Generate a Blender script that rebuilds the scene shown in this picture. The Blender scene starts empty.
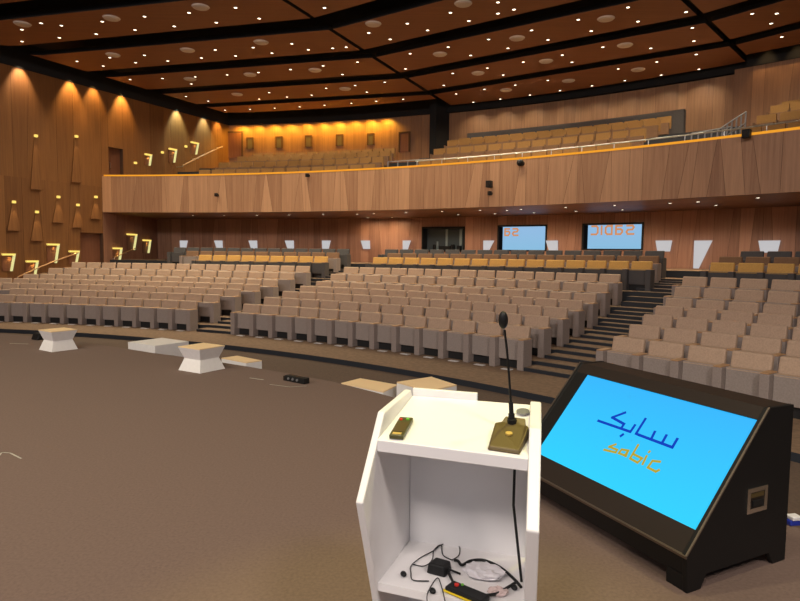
import bpy, bmesh, math, random
from mathutils import Vector, Matrix
random.seed(7)
SC = bpy.context.scene
COL = SC.collection
PI = math.pi
R = math.radians

# ------------------------------------------------------------------ camera
PITCH, ROLL, FPX, CAMZ = R(4.35), 0.012, 600.0, 1.65
_r = Vector((1, 0, 0))
_f = Vector((0, math.cos(PITCH), -math.sin(PITCH)))
_u = _r.cross(_f)
_right = _r * math.cos(ROLL) + _u * math.sin(ROLL)
_up = -_r * math.sin(ROLL) + _u * math.cos(ROLL)
cam_data = bpy.data.cameras.new('camera')
cam = bpy.data.objects.new('camera', cam_data)
COL.objects.link(cam)
cam_data.sensor_fit = 'HORIZONTAL'
cam_data.sensor_width = 36.0
cam_data.lens = 36.0 * FPX / 800.0
cam_data.clip_start = 0.05
cam_data.clip_end = 300
m = Matrix((_right, _up, -_f)).transposed().to_4x4()
m.translation = (0, 0, CAMZ)
cam.matrix_world = m
SC.camera = cam

# ------------------------------------------------------------------ world, exposure
w = bpy.data.worlds.new('hall_air')
SC.world = w
w.use_nodes = True
w.node_tree.nodes['Background'].inputs['Color'].default_value = (0.75, 0.70, 0.72, 1)
w.node_tree.nodes['Background'].inputs['Strength'].default_value = 0.02
SC.view_settings.view_transform = 'Standard'
SC.view_settings.look = 'None'
SC.view_settings.gamma = 1.0
SC.view_settings.use_curve_mapping = False
SC.view_settings.exposure = 0.0
SC.cycles.use_denoising = True
SC.cycles.max_bounces = 6
SC.cycles.diffuse_bounces = 4

WARM = (1.0, 0.74, 0.45)
DOWNLIGHT_W = 190.0
DOWNLIGHT_TINT = (1.0, 0.86, 0.60)

def aim(o, target):
    o.rotation_euler = (Vector(target) - o.location).to_track_quat('-Z', 'Y').to_euler()

def area_lamp(name, loc, target, power, size, tint):
    d = bpy.data.lights.new(name, 'AREA')
    d.energy = power
    d.size = size
    d.color = tint
    o = bpy.data.objects.new(name, d)
    COL.objects.link(o)
    o.location = loc
    aim(o, target)
    return o

def spot_lamp(name, loc, target, power, cone, tint, blend=0.8, radius=0.08):
    d = bpy.data.lights.new(name, 'SPOT')
    d.energy = power
    d.spot_size = R(cone)
    d.spot_blend = blend
    d.shadow_soft_size = radius
    d.color = tint
    o = bpy.data.objects.new(name, d)
    COL.objects.link(o)
    o.location = loc
    aim(o, target)
    return o

# fill: unseen area lamps added over the stage, brightening the seat fronts
for (lx, ly, tx, ty) in ((-9, -4, -9, 22), (-3, -5, -1, 18), (4, -4, 5, 15), (-14, -2, -12, 24)):
    area_lamp('stage_fill', (lx, ly, 8.3), (tx, ty, 0.5), 560, 1.6, (1.0, 0.89, 0.82))
# warm key lamps over the stage lighting the lectern and the carpet
spot_lamp('stage_key', (1.6, 3.6, 8.6), (0.3, 2.2, 0.9), 950, 22, (1.0, 0.93, 0.12), 0.6, 0.15)
for (lx, ly, p) in ((-6, 5, 800), (-1.5, 3.5, 720), (3, 2.5, 720), (-9, 8, 850), (-6, 0, 230)):
    spot_lamp('stage_downlight', (lx, ly, 8.8), (lx, ly, 0), p, 110, (1.0, 0.92, 0.60), 1.0, 0.2)

# ------------------------------------------------------------------ plan of the hall
HC = Vector((-16.3, -8.3))            # centre the rows, the balcony and the stage edge curve around

def polar(r, deg, z=0.0):
    a = R(deg)
    return Vector((HC.x + r * math.sin(a), HC.y + r * math.cos(a), z))

def ray(px, py):
    return (_right * ((px - 400.0) / FPX) + _up * ((300.5 - py) / FPX) + _f)

def at_z(px, py, z):
    d = ray(px, py)
    t = (z - CAMZ) / d.z
    return Vector((0, 0, CAMZ)) + d * t

def at_r(px, py, r):
    d = ray(px, py)
    a = d.x * d.x + d.y * d.y
    b = -2 * (d.x * HC.x + d.y * HC.y)
    c = HC.dot(HC) - r * r
    t = (-b + math.sqrt(b * b - 4 * a * c)) / (2 * a)
    return Vector((0, 0, CAMZ)) + d * t

def at_plane(px, py, p, n):
    d = ray(px, py)
    o = Vector((0, 0, CAMZ))
    return o + d * ((p - o).dot(n) / d.dot(n))

def angle_of(p):
    return math.degrees(math.atan2(p.x - HC.x, p.y - HC.y))

def radius_of(p):
    return math.hypot(p.x - HC.x, p.y - HC.y)

FLOOR0 = -0.60        # floor of the first row
PIT = -0.71           # floor between the stage and the first row
R_STAGE, R_CURB = 21.9, 25.85
ROW_R = [27.35 + 0.92 * k for k in range(7)] + [34.0, 34.92, 35.8]
ROW_Z = [FLOOR0 + v for v in (0.0, .14, .27, .39, .51, .73, .96, 1.32, 1.48, 1.64)]
R_BALC, Z_SOFFIT, Z_PARAPET = 36.3, 3.45, 5.09
R_REAR = 41.3
PROM = FLOOR0 + 1.86
Z_TOP, Z_PANEL, Z_VOID = 8.95, 9.20, 10.0
WL0 = Vector((-13.77, 27.9, 0))
WLD = Vector((0.466, 0.885, 0)).normalized()
WLN = Vector((WLD.y, -WLD.x, 0))      # into the room

# ------------------------------------------------------------------ materials
def new_mat(name):
    mt = bpy.data.materials.new(name)
    mt.use_nodes = True
    nt = mt.node_tree
    b = nt.nodes['Principled BSDF']
    return mt, nt, b

def plain(name, rgb, rough=0.6, metal=0.0, noise=0.0, scale=30.0, bump=0.0):
    mt, nt, b = new_mat(name)
    b.inputs['Roughness'].default_value = rough
    b.inputs['Metallic'].default_value = metal
    if noise > 0 or bump > 0:
        tc = nt.nodes.new('ShaderNodeTexCoord')
        nz = nt.nodes.new('ShaderNodeTexNoise')
        nz.inputs['Scale'].default_value = scale
        nz.inputs['Detail'].default_value = 4
        nt.links.new(tc.outputs['Object'], nz.inputs['Vector'])
        cr = nt.nodes.new('ShaderNodeValToRGB')
        cr.color_ramp.elements[0].position = 0.3
        cr.color_ramp.elements[1].position = 0.7
        cr.color_ramp.elements[0].color = tuple(c * (1 - noise) for c in rgb) + (1,)
        cr.color_ramp.elements[1].color = tuple(min(1, c * (1 + noise)) for c in rgb) + (1,)
        nt.links.new(nz.outputs['Fac'], cr.inputs['Fac'])
        nt.links.new(cr.outputs['Color'], b.inputs['Base Color'])
        if bump > 0:
            bp = nt.nodes.new('ShaderNodeBump')
            bp.inputs['Strength'].default_value = bump
            bp.inputs['Distance'].default_value = 0.01
            nt.links.new(nz.outputs['Fac'], bp.inputs['Height'])
            nt.links.new(bp.outputs['Normal'], b.inputs['Normal'])
    else:
        b.inputs['Base Color'].default_value = rgb + (1,)
    return mt

def wood(name, dark, light, rough=0.5, grain=1.0):
    """veneer: the grain runs along V; the attribute 'tone' gives every board its own shade"""
    mt, nt, b = new_mat(name)
    uv = nt.nodes.new('ShaderNodeUVMap')
    mp = nt.nodes.new('ShaderNodeMapping')
    mp.inputs['Scale'].default_value = (7.0, 0.22, 1)
    nz = nt.nodes.new('ShaderNodeTexNoise')
    nz.inputs['Scale'].default_value = 1.6
    nz.inputs['Detail'].default_value = 5
    nz.inputs['Roughness'].default_value = 0.75
    at = nt.nodes.new('ShaderNodeAttribute')
    at.attribute_name = 'tone'
    ad = nt.nodes.new('ShaderNodeMath')
    ad.operation = 'MULTIPLY_ADD'
    ad.inputs[1].default_value = 1.5 * grain
    sb = nt.nodes.new('ShaderNodeMath')
    sb.operation = 'MULTIPLY_ADD'
    sb.inputs[1].default_value = 0.8
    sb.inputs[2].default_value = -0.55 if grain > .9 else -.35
    mx = nt.nodes.new('ShaderNodeMix')
    mx.data_type = 'RGBA'
    mx.clamp_factor = True
    mx.inputs['A'].default_value = dark + (1,)
    mx.inputs['B'].default_value = light + (1,)
    nt.links.new(uv.outputs['UV'], mp.inputs['Vector'])
    nt.links.new(mp.outputs['Vector'], nz.inputs['Vector'])
    nt.links.new(at.outputs['Fac'], sb.inputs[0])
    nt.links.new(nz.outputs['Fac'], ad.inputs[0])
    nt.links.new(sb.outputs[0], ad.inputs[2])
    nt.links.new(ad.outputs[0], mx.inputs['Factor'])
    nt.links.new(mx.outputs['Result'], b.inputs['Base Color'])
    b.inputs['Roughness'].default_value = rough
    return mt

def glow(name, rgb, strength):
    mt, nt, b = new_mat(name)
    b.inputs['Base Color'].default_value = tuple(c * .1 for c in rgb) + (1,)
    b.inputs['Specular IOR Level'].default_value = 0.1
    b.inputs['Emission Color'].default_value = rgb + (1,)
    b.inputs['Emission Strength'].default_value = strength
    return mt

M = {}
M['wall_wood'] = wood('walnut_wall_veneer', (0.105, 0.038, 0.011), (0.245, 0.107, 0.034), 0.5)
M['rear_wood'] = wood('rear_wall_veneer', (0.20, 0.090, 0.055), (0.46, 0.235, 0.15), 0.5)
M['balcony_wood'] = wood('balcony_veneer', (0.25, 0.115, 0.060), (0.54, 0.298, 0.165), 0.5)
M['upper_wood'] = wood('upper_wall_veneer', (0.16, 0.073, 0.033), (0.34, 0.175, 0.085), 0.5)
M['ceiling_wood'] = wood('ceiling_veneer', (0.14, 0.046, 0.016), (0.29, 0.112, 0.042), 0.55, 0.7)
M['grille_dark'] = plain('dark_grille', (0.10, 0.075, 0.045), 0.6)
M['black'] = plain('black_void', (0.006, 0.006, 0.007), 0.9)
M['seam'] = plain('dark_joint', (0.085, 0.04, 0.022), 0.9)
M['stage_carpet'] = plain('stage_carpet', (0.150, 0.098, 0.078), 0.95, noise=0.13, scale=55, bump=0.25)
M['house_carpet'] = plain('house_carpet', (0.22, 0.14, 0.085), 0.95, noise=0.2, scale=12, bump=0.15)
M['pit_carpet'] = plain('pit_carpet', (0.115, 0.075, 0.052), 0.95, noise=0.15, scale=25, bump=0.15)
M['riser'] = plain('step_edge_dark', (0.018, 0.022, 0.03), 0.6)
M['seat_back'] = plain('beige_upholstery', (0.50, 0.352, 0.25), 0.9, noise=0.10, scale=40)
M['seat_front'] = plain('mauve_grey_seat_tone', (0.325, 0.272, 0.245), 0.9, noise=0.10, scale=40)  # seat fronts coloured greyer than the backs
M['seat_arm'] = plain('arm_panel_upholstery', (0.31, 0.255, 0.23), 0.9, noise=0.10, scale=40)
M['arm_cap'] = plain('armrest_wood', (0.48, 0.27, 0.13), 0.5)
M['ochre_back'] = plain('ochre_seat_tone', (0.60, 0.345, 0.10), 0.9, noise=0.10, scale=40)
M['charcoal'] = plain('charcoal_tone', (0.085, 0.078, 0.078), 0.9, noise=0.10, scale=40)
M['brown_back'] = plain('brown_seat_tone', (0.22, 0.12, 0.065), 0.9, noise=0.10, scale=40)
M['balcony_seat'] = plain('balcony_upholstery', (0.34, 0.18, 0.055), 0.9, noise=0.10, scale=40)
M['seat_black'] = plain('seat_base_black', (0.012, 0.012, 0.013), 0.6)
M['white'] = plain('white_laminate', (0.80, 0.78, 0.78), 0.35)
M['white_paint'] = plain('white_paint', (0.78, 0.75, 0.74), 0.5, noise=0.03, scale=20)
M['plinth_top'] = plain('pale_plinth_top', (0.85, 0.62, 0.36), 0.5)
M['lamin_black'] = plain('black_laminate', (0.009, 0.0085, 0.0085), 0.5)
M['lamin_warm'] = plain('dark_bezel', (0.022, 0.015, 0.012), 0.5)  # black laminate, browned to paint in the warm ceiling's reflection
M['trim_metal'] = plain('edge_trim_metal', (0.20, 0.16, 0.13), 0.4, 0.8)
M['chrome'] = plain('chrome', (0.75, 0.74, 0.70), 0.25, 1.0)
M['steel'] = plain('brushed_steel', (0.55, 0.55, 0.55), 0.35, 1.0)
M['plastic_black'] = plain('black_plastic', (0.012, 0.012, 0.012), 0.45)
M['bronze'] = plain('bronze_metal', (0.105, 0.072, 0.025), 0.45, 0.3)
M['red'] = plain('red_plastic', (0.6, 0.03, 0.02), 0.4)
M['green'] = plain('green_plastic', (0.15, 0.5, 0.05), 0.4)
M['yellow_plastic'] = plain('yellow_plastic', (0.8, 0.6, 0.02), 0.4)
M['olive'] = plain('olive_plastic', (0.07, 0.065, 0.02), 0.35)
M['gold_edge'] = plain('gold_edge', (0.65, 0.45, 0.12), 0.4, 0.3)
M['blue_plastic'] = plain('blue_plastic', (0.02, 0.04, 0.35), 0.4)
M['tape'] = plain('pale_tape', (0.45, 0.42, 0.36), 0.7)
M['parcel'] = plain('clear_plastic_bag', (0.72, 0.69, 0.72), 0.3)
M['pink_paper'] = plain('pink_paper', (0.62, 0.48, 0.46), 0.7)
M['door_wood'] = wood('door_veneer', (0.10, 0.035, 0.018), (0.23, 0.09, 0.045), 0.45)
M['glass_dark'] = plain('dark_window_glass', (0.10, 0.12, 0.125), 0.15)
M['grey_metal'] = plain('grey_metal', (0.25, 0.25, 0.26), 0.45, 0.5)
M['curtain'] = plain('pale_curtain', (0.30, 0.36, 0.36), 0.8)
M['downlight_glow'] = glow('downlight_glow', (1.0, 0.84, 0.62), 4.0)
M['downlight_glow_soft'] = glow('soffit_downlight_glow', (1.0, 0.88, 0.66), 5.0)
M['lamp_white'] = glow('white_lamp_panel', (0.88, 0.87, 0.90), 0.55)
M['lamp_yellow'] = glow('yellow_light_strip', (1.0, 0.72, 0.16), 1.1)
M['lamp_pale'] = glow('pale_light_strip', (0.95, 0.88, 0.38), 0.75)
M['rail_glow'] = glow('amber_light_line', (1.0, 0.40, 0.03), 0.8)
M['disc'] = plain('pale_grille', (0.62, 0.55, 0.50), 0.6)

for k in ('lamin_black', 'lamin_warm', 'plastic_black'):
    M[k].node_tree.nodes['Principled BSDF'].inputs['Specular IOR Level'].default_value = 0.25

def screen_mat(name, top, bottom, strength):
    mt, nt, b = new_mat(name)
    b.inputs['Base Color'].default_value = (0.02, 0.02, 0.02, 1)
    b.inputs['Roughness'].default_value = 0.35
    b.inputs['Specular IOR Level'].default_value = 0.08
    tc = nt.nodes.new('ShaderNodeUVMap')
    sp = nt.nodes.new('ShaderNodeSeparateXYZ')
    cr = nt.nodes.new('ShaderNodeValToRGB')
    cr.color_ramp.elements[0].color = bottom + (1,)
    cr.color_ramp.elements[1].color = top + (1,)
    nt.links.new(tc.outputs['UV'], sp.inputs['Vector'])
    nt.links.new(sp.outputs['Y'], cr.inputs['Fac'])
    nt.links.new(cr.outputs['Color'], b.inputs['Emission Color'])
    b.inputs['Emission Strength'].default_value = strength
    return mt

M['screen'] = screen_mat('blue_screen', (0.02, 0.47, 0.98), (0.012, 0.64, 1.0), 1.0)
M['window_reflection'] = screen_mat('pale_blue_reflection', (0.30, 0.52, 0.80), (0.25, 0.52, 0.76), 0.95)
M['ink_blue'] = glow('screen_blue_lettering', (0.004, 0.05, 0.50), 0.95)
M['ink_orange'] = glow('screen_orange_lettering', (0.46, 0.36, 0.03), 0.95)
M['ink_reflection'] = glow('reflected_orange_lettering', (0.72, 0.30, 0.12), 0.85)

# ------------------------------------------------------------------ mesh helpers
class MB:
    """collects faces and builds them as one mesh object"""
    def __init__(self):
        self.v, self.f, self.uv, self.tone, self.mi = [], [], [], [], []

    def face(self, pts, uvs=None, tone=0.5, mi=0):
        i = len(self.v)
        self.v += [tuple(p) for p in pts]
        self.f.append(tuple(range(i, i + len(pts))))
        self.uv.append(uvs or [(p[0], p[2]) for p in pts])
        self.tone.append(tone)
        self.mi.append(mi)

    def hexa(self, b, t, tone=0.5, mi=0):
        """b, t: four bottom and four top corners, counter-clockwise from above"""
        b = [Vector(p) for p in b]
        t = [Vector(p) for p in t]
        self.face(list(reversed(b)), tone=tone, mi=mi)
        self.face(t, [(p.x, p.y) for p in t], tone=tone, mi=mi)
        acc = 0.0
        for i in range(4):
            j = (i + 1) % 4
            l = (b[j] - b[i]).length
            self.face([b[i], b[j], t[j], t[i]], [(acc, b[i].z), (acc + l, b[j].z), (acc + l, t[j].z), (acc, t[i].z)], tone, mi)
            acc += l

    def box(self, x0, x1, y0, y1, z0, z1, mi=0, M4=None, tone=0.5):
        b = [(x0, y0, z0), (x1, y0, z0), (x1, y1, z0), (x0, y1, z0)]
        t = [(x0, y0, z1), (x1, y0, z1), (x1, y1, z1), (x0, y1, z1)]
        if M4:
            b = [M4 @ Vector(p) for p in b]
            t = [M4 @ Vector(p) for p in t]
        self.hexa(b, t, tone, mi)

    def prism(self, poly, vec, mi=0):
        """extrude a planar polygon along vec"""
        vec = Vector(vec)
        p = [Vector(q) for q in poly]
        n = Vector((0, 0, 0))
        for i in range(len(p)):
            n += p[i].cross(p[(i + 1) % len(p)])
        if n.dot(vec) > 0:
            p.reverse()
        q = [a + vec for a in p]
        self.face(p, mi=mi)
        self.face(list(reversed(q)), mi=mi)
        for i in range(len(p)):
            j = (i + 1) % len(p)
            self.face([p[j], p[i], q[i], q[j]], mi=mi)

    def cyl(self, c, r, h, axis='Z', n=20, mi=0, r2=None):
        r2 = r if r2 is None else r2
        c = Vector(c)
        def pt(a, rr, hh):
            if axis == 'Z':
                return c + Vector((rr * math.cos(a), rr * math.sin(a), hh))
            if axis == 'Y':
                return c + Vector((rr * math.cos(a), hh, -rr * math.sin(a)))
            return c + Vector((hh, rr * math.cos(a), rr * math.sin(a)))
        lo = [pt(2 * PI * i / n, r, 0) for i in range(n)]
        hi = [pt(2 * PI * i / n, r2, h) for i in range(n)]
        self.face(list(reversed(lo)), mi=mi)
        self.face(hi, mi=mi)
        for i in range(n):
            j = (i + 1) % n
            self.face([lo[i], lo[j], hi[j], hi[i]], mi=mi)

    def tube(self, pts, r, n=8, mi=0, closed=False):
        pts = [Vector(p) for p in pts]
        rings = []
        side = None
        for i, p in enumerate(pts):
            a = pts[max(0, i - 1)]
            b = pts[min(len(pts) - 1, i + 1)]
            d = (b - a).normalized()
            if side is None or abs(side.dot(d)) > 0.95:
                side = d.orthogonal().normalized()
            side = (side - d * side.dot(d)).normalized()
            up = d.cross(side)
            rings.append([p + (side * math.cos(2 * PI * k / n) + up * math.sin(2 * PI * k / n)) * r for k in range(n)])
        for a, b in zip(rings[:-1], rings[1:]):
            for k in range(n):
                l = (k + 1) % n
                self.face([a[k], a[l], b[l], b[k]], mi=mi)
        self.face(list(reversed(rings[0])), mi=mi)
        self.face(rings[-1], mi=mi)

    def ball(self, c, rx, ry, rz, n=12, mi=0, M4=None):
        c = Vector(c)
        def pt(i, j):
            th = PI * i / n
            ph = 2 * PI * j / (2 * n)
            v = Vector((rx * math.sin(th) * math.cos(ph), ry * math.sin(th) * math.sin(ph), rz * math.cos(th)))
            if M4:
                v = M4 @ v
            return c + v
        for i in range(n):
            for j in range(2 * n):
                q = [pt(i, j), pt(i + 1, j), pt(i + 1, j + 1), pt(i, j + 1)]
                if i == 0:
                    q = [q[0], q[1], q[2]]
                elif i == n - 1:
                    q = [q[0], q[1], q[3]]
                self.face(q, mi=mi)

    def build(self, name, mats, parent=None, bevel=0.0, seg=2, smooth=False, weld=True, matrix=None):
        me = bpy.data.meshes.new(name)
        me.from_pydata(self.v, [], self.f)
        if not isinstance(mats, (list, tuple)):
            mats = [mats]
        for mt in mats:
            me.materials.append(mt)
        lay = me.uv_layers.new(name='UVMap')
        at = me.attributes.new('tone', 'FLOAT', 'FACE')
        k = 0
        for i, u in enumerate(self.uv):
            me.polygons[i].material_index = self.mi[i]
            at.data[i].value = self.tone[i]
            for c in u:
                lay.data[k].uv = c
                k += 1
        if weld or bevel > 0:
            bm = bmesh.new()
            bm.from_mesh(me)
            bmesh.ops.remove_doubles(bm, verts=bm.verts, dist=1e-5)
            if bevel > 0:
                ed = [e for e in bm.edges if len(e.link_faces) == 2 and e.calc_face_angle(0) > 0.35]
                bmesh.ops.bevel(bm, geom=ed, offset=bevel, segments=seg, profile=0.5, affect='EDGES', clamp_overlap=True)
            bm.to_mesh(me)
            bm.free()
        if smooth:
            for p in me.polygons:
                p.use_smooth = True
        o = bpy.data.objects.new(name, me)
        COL.objects.link(o)
        if parent:
            o.parent = parent
        if matrix is not None:
            o.matrix_world = matrix
        return o

def tag(o, label, cat, group=None, kind=None):
    if label:
        o['label'] = label
    if cat:
        o['category'] = cat
    if group:
        o['group'] = group
    if kind:
        o['kind'] = kind
    return o

def structure(o, label=None):
    o['kind'] = 'structure'
    if label:
        o['label'] = label
        o['category'] = label.split()[-1]
    return o

def empty(name, loc, rz=0.0):
    o = bpy.data.objects.new(name, None)
    COL.objects.link(o)
    o.location = loc
    o.rotation_euler = (0, 0, rz)
    o.empty_display_size = 0.2
    return o

def copy_tree(o, parent=None):
    c = o.copy()
    COL.objects.link(c)
    if parent:
        c.parent = parent
    for ch in list(o.children):
        copy_tree(ch, c)
    return c

ORD = ['zeroth', 'first', 'second', 'third', 'fourth', 'fifth', 'sixth', 'seventh', 'eighth', 'ninth', 'tenth', 'eleventh', 'twelfth',
       'thirteenth', 'fourteenth', 'fifteenth', 'sixteenth', 'seventeenth', 'eighteenth', 'nineteenth', 'twentieth']
TENS = {20: 'twenty', 30: 'thirty'}
def ordw(n):
    if n <= 20:
        return ORD[n]
    return TENS[n // 10 * 10] + '-' + ORD[n % 10] if n % 10 else TENS[n // 10 * 10][:-1] + 'ieth'

# ------------------------------------------------------------------ large structure: walls of veneered boards
def arc_path(r):
    def f(s, off=0.0):
        a = s / r
        rr = r - off
        return Vector((HC.x + rr * math.sin(a), HC.y + rr * math.cos(a), 0))
    return f

def line_path(p0, d, n):
    def f(s, off=0.0):
        return p0 + d * s + n * off
    return f

def board_wall(mb, path, s0, s1, z0, z1, width, rng, slant=0.45, openings=(), gap=0.004, proud=0.010, tone=(0.0, 1.0), maxw=0.9):
    """vertical boards, some with slanting joints, each standing a little proud of a dark backing (material 1)"""
    cuts = sorted(set([s0, s1] + [o[0] for o in openings if s0 < o[0] < s1] + [o[1] for o in openings if s0 < o[1] < s1]))
    for a, b in zip(cuts[:-1], cuts[1:]):
        n = max(1, round((b - a) / width))
        bt = [a]
        for i in range(1, n):
            bt.append(a + (b - a) * (i + rng.uniform(-0.28, 0.28)) / n)
        bt.append(b)
        tp = list(bt)
        for i in range(1, n):
            if rng.random() < slant:
                lim = 0.75 * min(bt[i] - bt[i - 1], bt[i + 1] - bt[i], 0.6)
                tp[i] = bt[i] + rng.choice((-1, 1)) * lim * rng.uniform(0.5, 1.0)
        for i in range(1, n):
            if tp[i] < tp[i - 1] + 0.06:
                tp[i] = tp[i - 1] + 0.06
        op = [o for o in openings if o[0] <= a + 1e-6 and o[1] >= b - 1e-6]
        spans = [(z0, z1)]
        for o in op:
            ns = []
            for (p, q) in spans:
                if o[2] > p:
                    ns.append((p, min(q, o[2])))
                if o[3] < q:
                    ns.append((max(p, o[3]), q))
            spans = ns
        for i in range(n):
            tn = rng.uniform(*tone)
            for (p, q) in spans:
                if q - p < 0.01:
                    continue
                def mixs(k, z):
                    u = (z - z0) / (z1 - z0)
                    return bt[k] * (1 - u) + tp[k] * u
                l0, l1 = mixs(i, p) + gap, mixs(i, q) + gap
                r0, r1 = mixs(i + 1, p) - gap, mixs(i + 1, q) - gap
                def P(s, z, off=proud):
                    v = path(s, off)
                    return Vector((v.x, v.y, z))
                du = rng.uniform(0, 40)
                mb.face([P(l0, p), P(r0, p), P(r1, q), P(l1, q)], [(l0 + du, p), (r0 + du, p), (r1 + du, q), (l1 + du, q)], tn, 0)
                mb.face([P(l0, p, 0), P(l0, p), P(l1, q), P(l1, q, 0)], tone=0.0, mi=1)
                mb.face([P(r0, p), P(r0, p, 0), P(r1, q, 0), P(r1, q)], tone=0.0, mi=1)
        m = max(1, int((b - a) / maxw))
        for i in range(m):
            sa, sb = a + (b - a) * i / m, a + (b - a) * (i + 1) / m
            for (p, q) in spans:
                va, vb = path(sa, 0), path(sb, 0)
                mb.face([(va.x, va.y, p), (vb.x, vb.y, p), (vb.x, vb.y, q), (va.x, va.y, q)], tone=0.0, mi=1)

def sector(mb, r0, r1, d0, d1, z, up=True, step=1.0, mi=0, tone=0.5):
    n = max(1, int(math.ceil((d1 - d0) / step)))
    for i in range(n):
        a, b = d0 + (d1 - d0) * i / n, d0 + (d1 - d0) * (i + 1) / n
        q = [polar(r0, a, z), polar(r0, b, z), polar(r1, b, z), polar(r1, a, z)]
        ua, ub = R(a) * (r0 + r1) / 2, R(b) * (r0 + r1) / 2
        uv = [(ua, r0), (ub, r0), (ub, r1), (ua, r1)]
        if not up:
            q.reverse()
            uv.reverse()
        mb.face(q, uv, tone, mi)

def riser(mb, r, d0, d1, z0, z1, step=1.0, mi=1, inward=True):
    n = max(1, int(math.ceil((d1 - d0) / step)))
    for i in range(n):
        a, b = d0 + (d1 - d0) * i / n, d0 + (d1 - d0) * (i + 1) / n
        q = [polar(r, a, z0), polar(r, b, z0), polar(r, b, z1), polar(r, a, z1)]
        if not inward:
            q.reverse()
        mb.face(q, mi=mi)

rng = random.Random(11)
DEG0, DEG1 = -14.0, 66.0

# floor: stage deck, pit, terraces and promenade
def r_stage(d):
    return R_STAGE - .1 + .42 * min(1, max(0, (d - 34) / 10))
mb = MB()
n = 54
for i in range(n):
    a, b = -24 + 108 * i / n, -24 + 108 * (i + 1) / n
    ra, rb = r_stage(a), r_stage(b)
    mb.face([polar(3, a, 0), polar(3, b, 0), polar(rb, b, 0), polar(ra, a, 0)])
    mb.face([polar(rb, b, PIT - .05), polar(ra, a, PIT - .05), polar(ra, a, 0), polar(rb, b, 0)][::-1])
structure(mb.build('floor_stage', M['stage_carpet']), 'brown carpeted stage floor')

AISLE1, AISLE2 = 23.9, 44.8
mb = MB()
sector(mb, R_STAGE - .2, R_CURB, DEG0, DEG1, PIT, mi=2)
edges = [R_CURB] + [r - 0.42 for r in ROW_R[1:7]] + [ROW_R[7] - 0.40, ROW_R[8] - 0.40, ROW_R[9] - 0.40]
zz = [PIT] + ROW_Z
for k in range(10):
    r_out = edges[k + 1] if k < 9 else 36.75
    sector(mb, edges[k], r_out, DEG0, DEG1, ROW_Z[k])
    riser(mb, edges[k], DEG0, DEG1, zz[k], ROW_Z[k])
sector(mb, 36.75, R_REAR + .3, DEG0, DEG1, PROM)
riser(mb, 36.75, DEG0, DEG1, ROW_Z[9], PROM)
structure(mb.build('floor_terraces', [M['house_carpet'], M['riser'], M['pit_carpet']]), 'brown carpeted stepped seating floor')

# steps in the two aisles, with dark edges
for nm, (da, db, shift) in {'floor_steps_west': (22.55, 25.2, 0.0), 'floor_steps_east': (43.3, 46.2, -0.12)}.items():
    mb = MB()
    for k in range(1, 10):
        dz = ROW_Z[k] - ROW_Z[k - 1]
        nst = 2 if dz < 0.16 else 3
        tread = 0.92 / nst if k != 7 else 0.36
        a, b = da + shift * k, db + shift * k
        for s in range(1, nst):
            r0 = edges[k] - tread * (nst - s)
            z = ROW_Z[k - 1] + dz * s / nst
            sector(mb, r0, edges[k] + 0.001, a, b, z, step=0.7)
            riser(mb, r0, a, b, ROW_Z[k - 1] - 0.01, z, step=0.7)
            sector(mb, r0, r0 + 0.035, a, b, z + 0.003, step=0.7, mi=1)
        sector(mb, edges[k], edges[k] + 0.035, a, b, ROW_Z[k] + 0.003, step=0.7, mi=1)
    structure(mb.build(nm, [M['house_carpet'], M['riser']]), 'carpeted aisle steps with dark edges')

# left wall: boards in two tiers, with the two doors cut out
def wall_t(px, py):
    p = at_plane(px, py, WL0, WLN)
    return (p - WL0).dot(WLD), p.z

ta, _ = wall_t(80.5, 250)
tb, _ = wall_t(103, 250)
_, zdoor = wall_t(92, 233)
ua, _ = wall_t(108.5, 160)
ub, _ = wall_t(123, 160)
_, zud = wall_t(116, 148)
Z_DECK = 4.55
wpath = line_path(WL0, WLD, WLN)
mb = MB()
lo_op = [(ta, min(tb, -0.02), -1, zdoor)]
board_wall(mb, wpath, -24, 0.0, -0.75, 4.6, 0.75, rng, 0.5, lo_op, tone=(0.1, 0.75))
board_wall(mb, wpath, -24, 0.0, 4.6, Z_TOP, 1.05, rng, 0.1, (), tone=(0.2, 0.8))
T_END = 7.0
while radius_of(WL0 + WLD * T_END) < 43.88:
    T_END += .02
board_wall(mb, wpath, 0.0, T_END, Z_SOFFIT + 0.2, Z_TOP, 0.8, rng, 0.25, [(ua, ub, 3, zud)], tone=(0.2, 0.8))
structure(mb.build('wall_left', [M['wall_wood'], M['seam']]), 'tall walnut veneered side wall')

COR = Vector((-13.28, 33.0, 0))
d2 = (COR - WL0).normalized()
n2 = Vector((d2.y, -d2.x, 0))
mb = MB()
board_wall(mb, line_path(WL0, d2, n2), 0.0, (COR - WL0).length, -0.2, Z_SOFFIT, 0.8, rng, 0.3, tone=(0.0, 0.5))
structure(mb.build('wall_side', [M['rear_wood'], M['seam']]), 'dark veneered side wall under the balcony')

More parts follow.
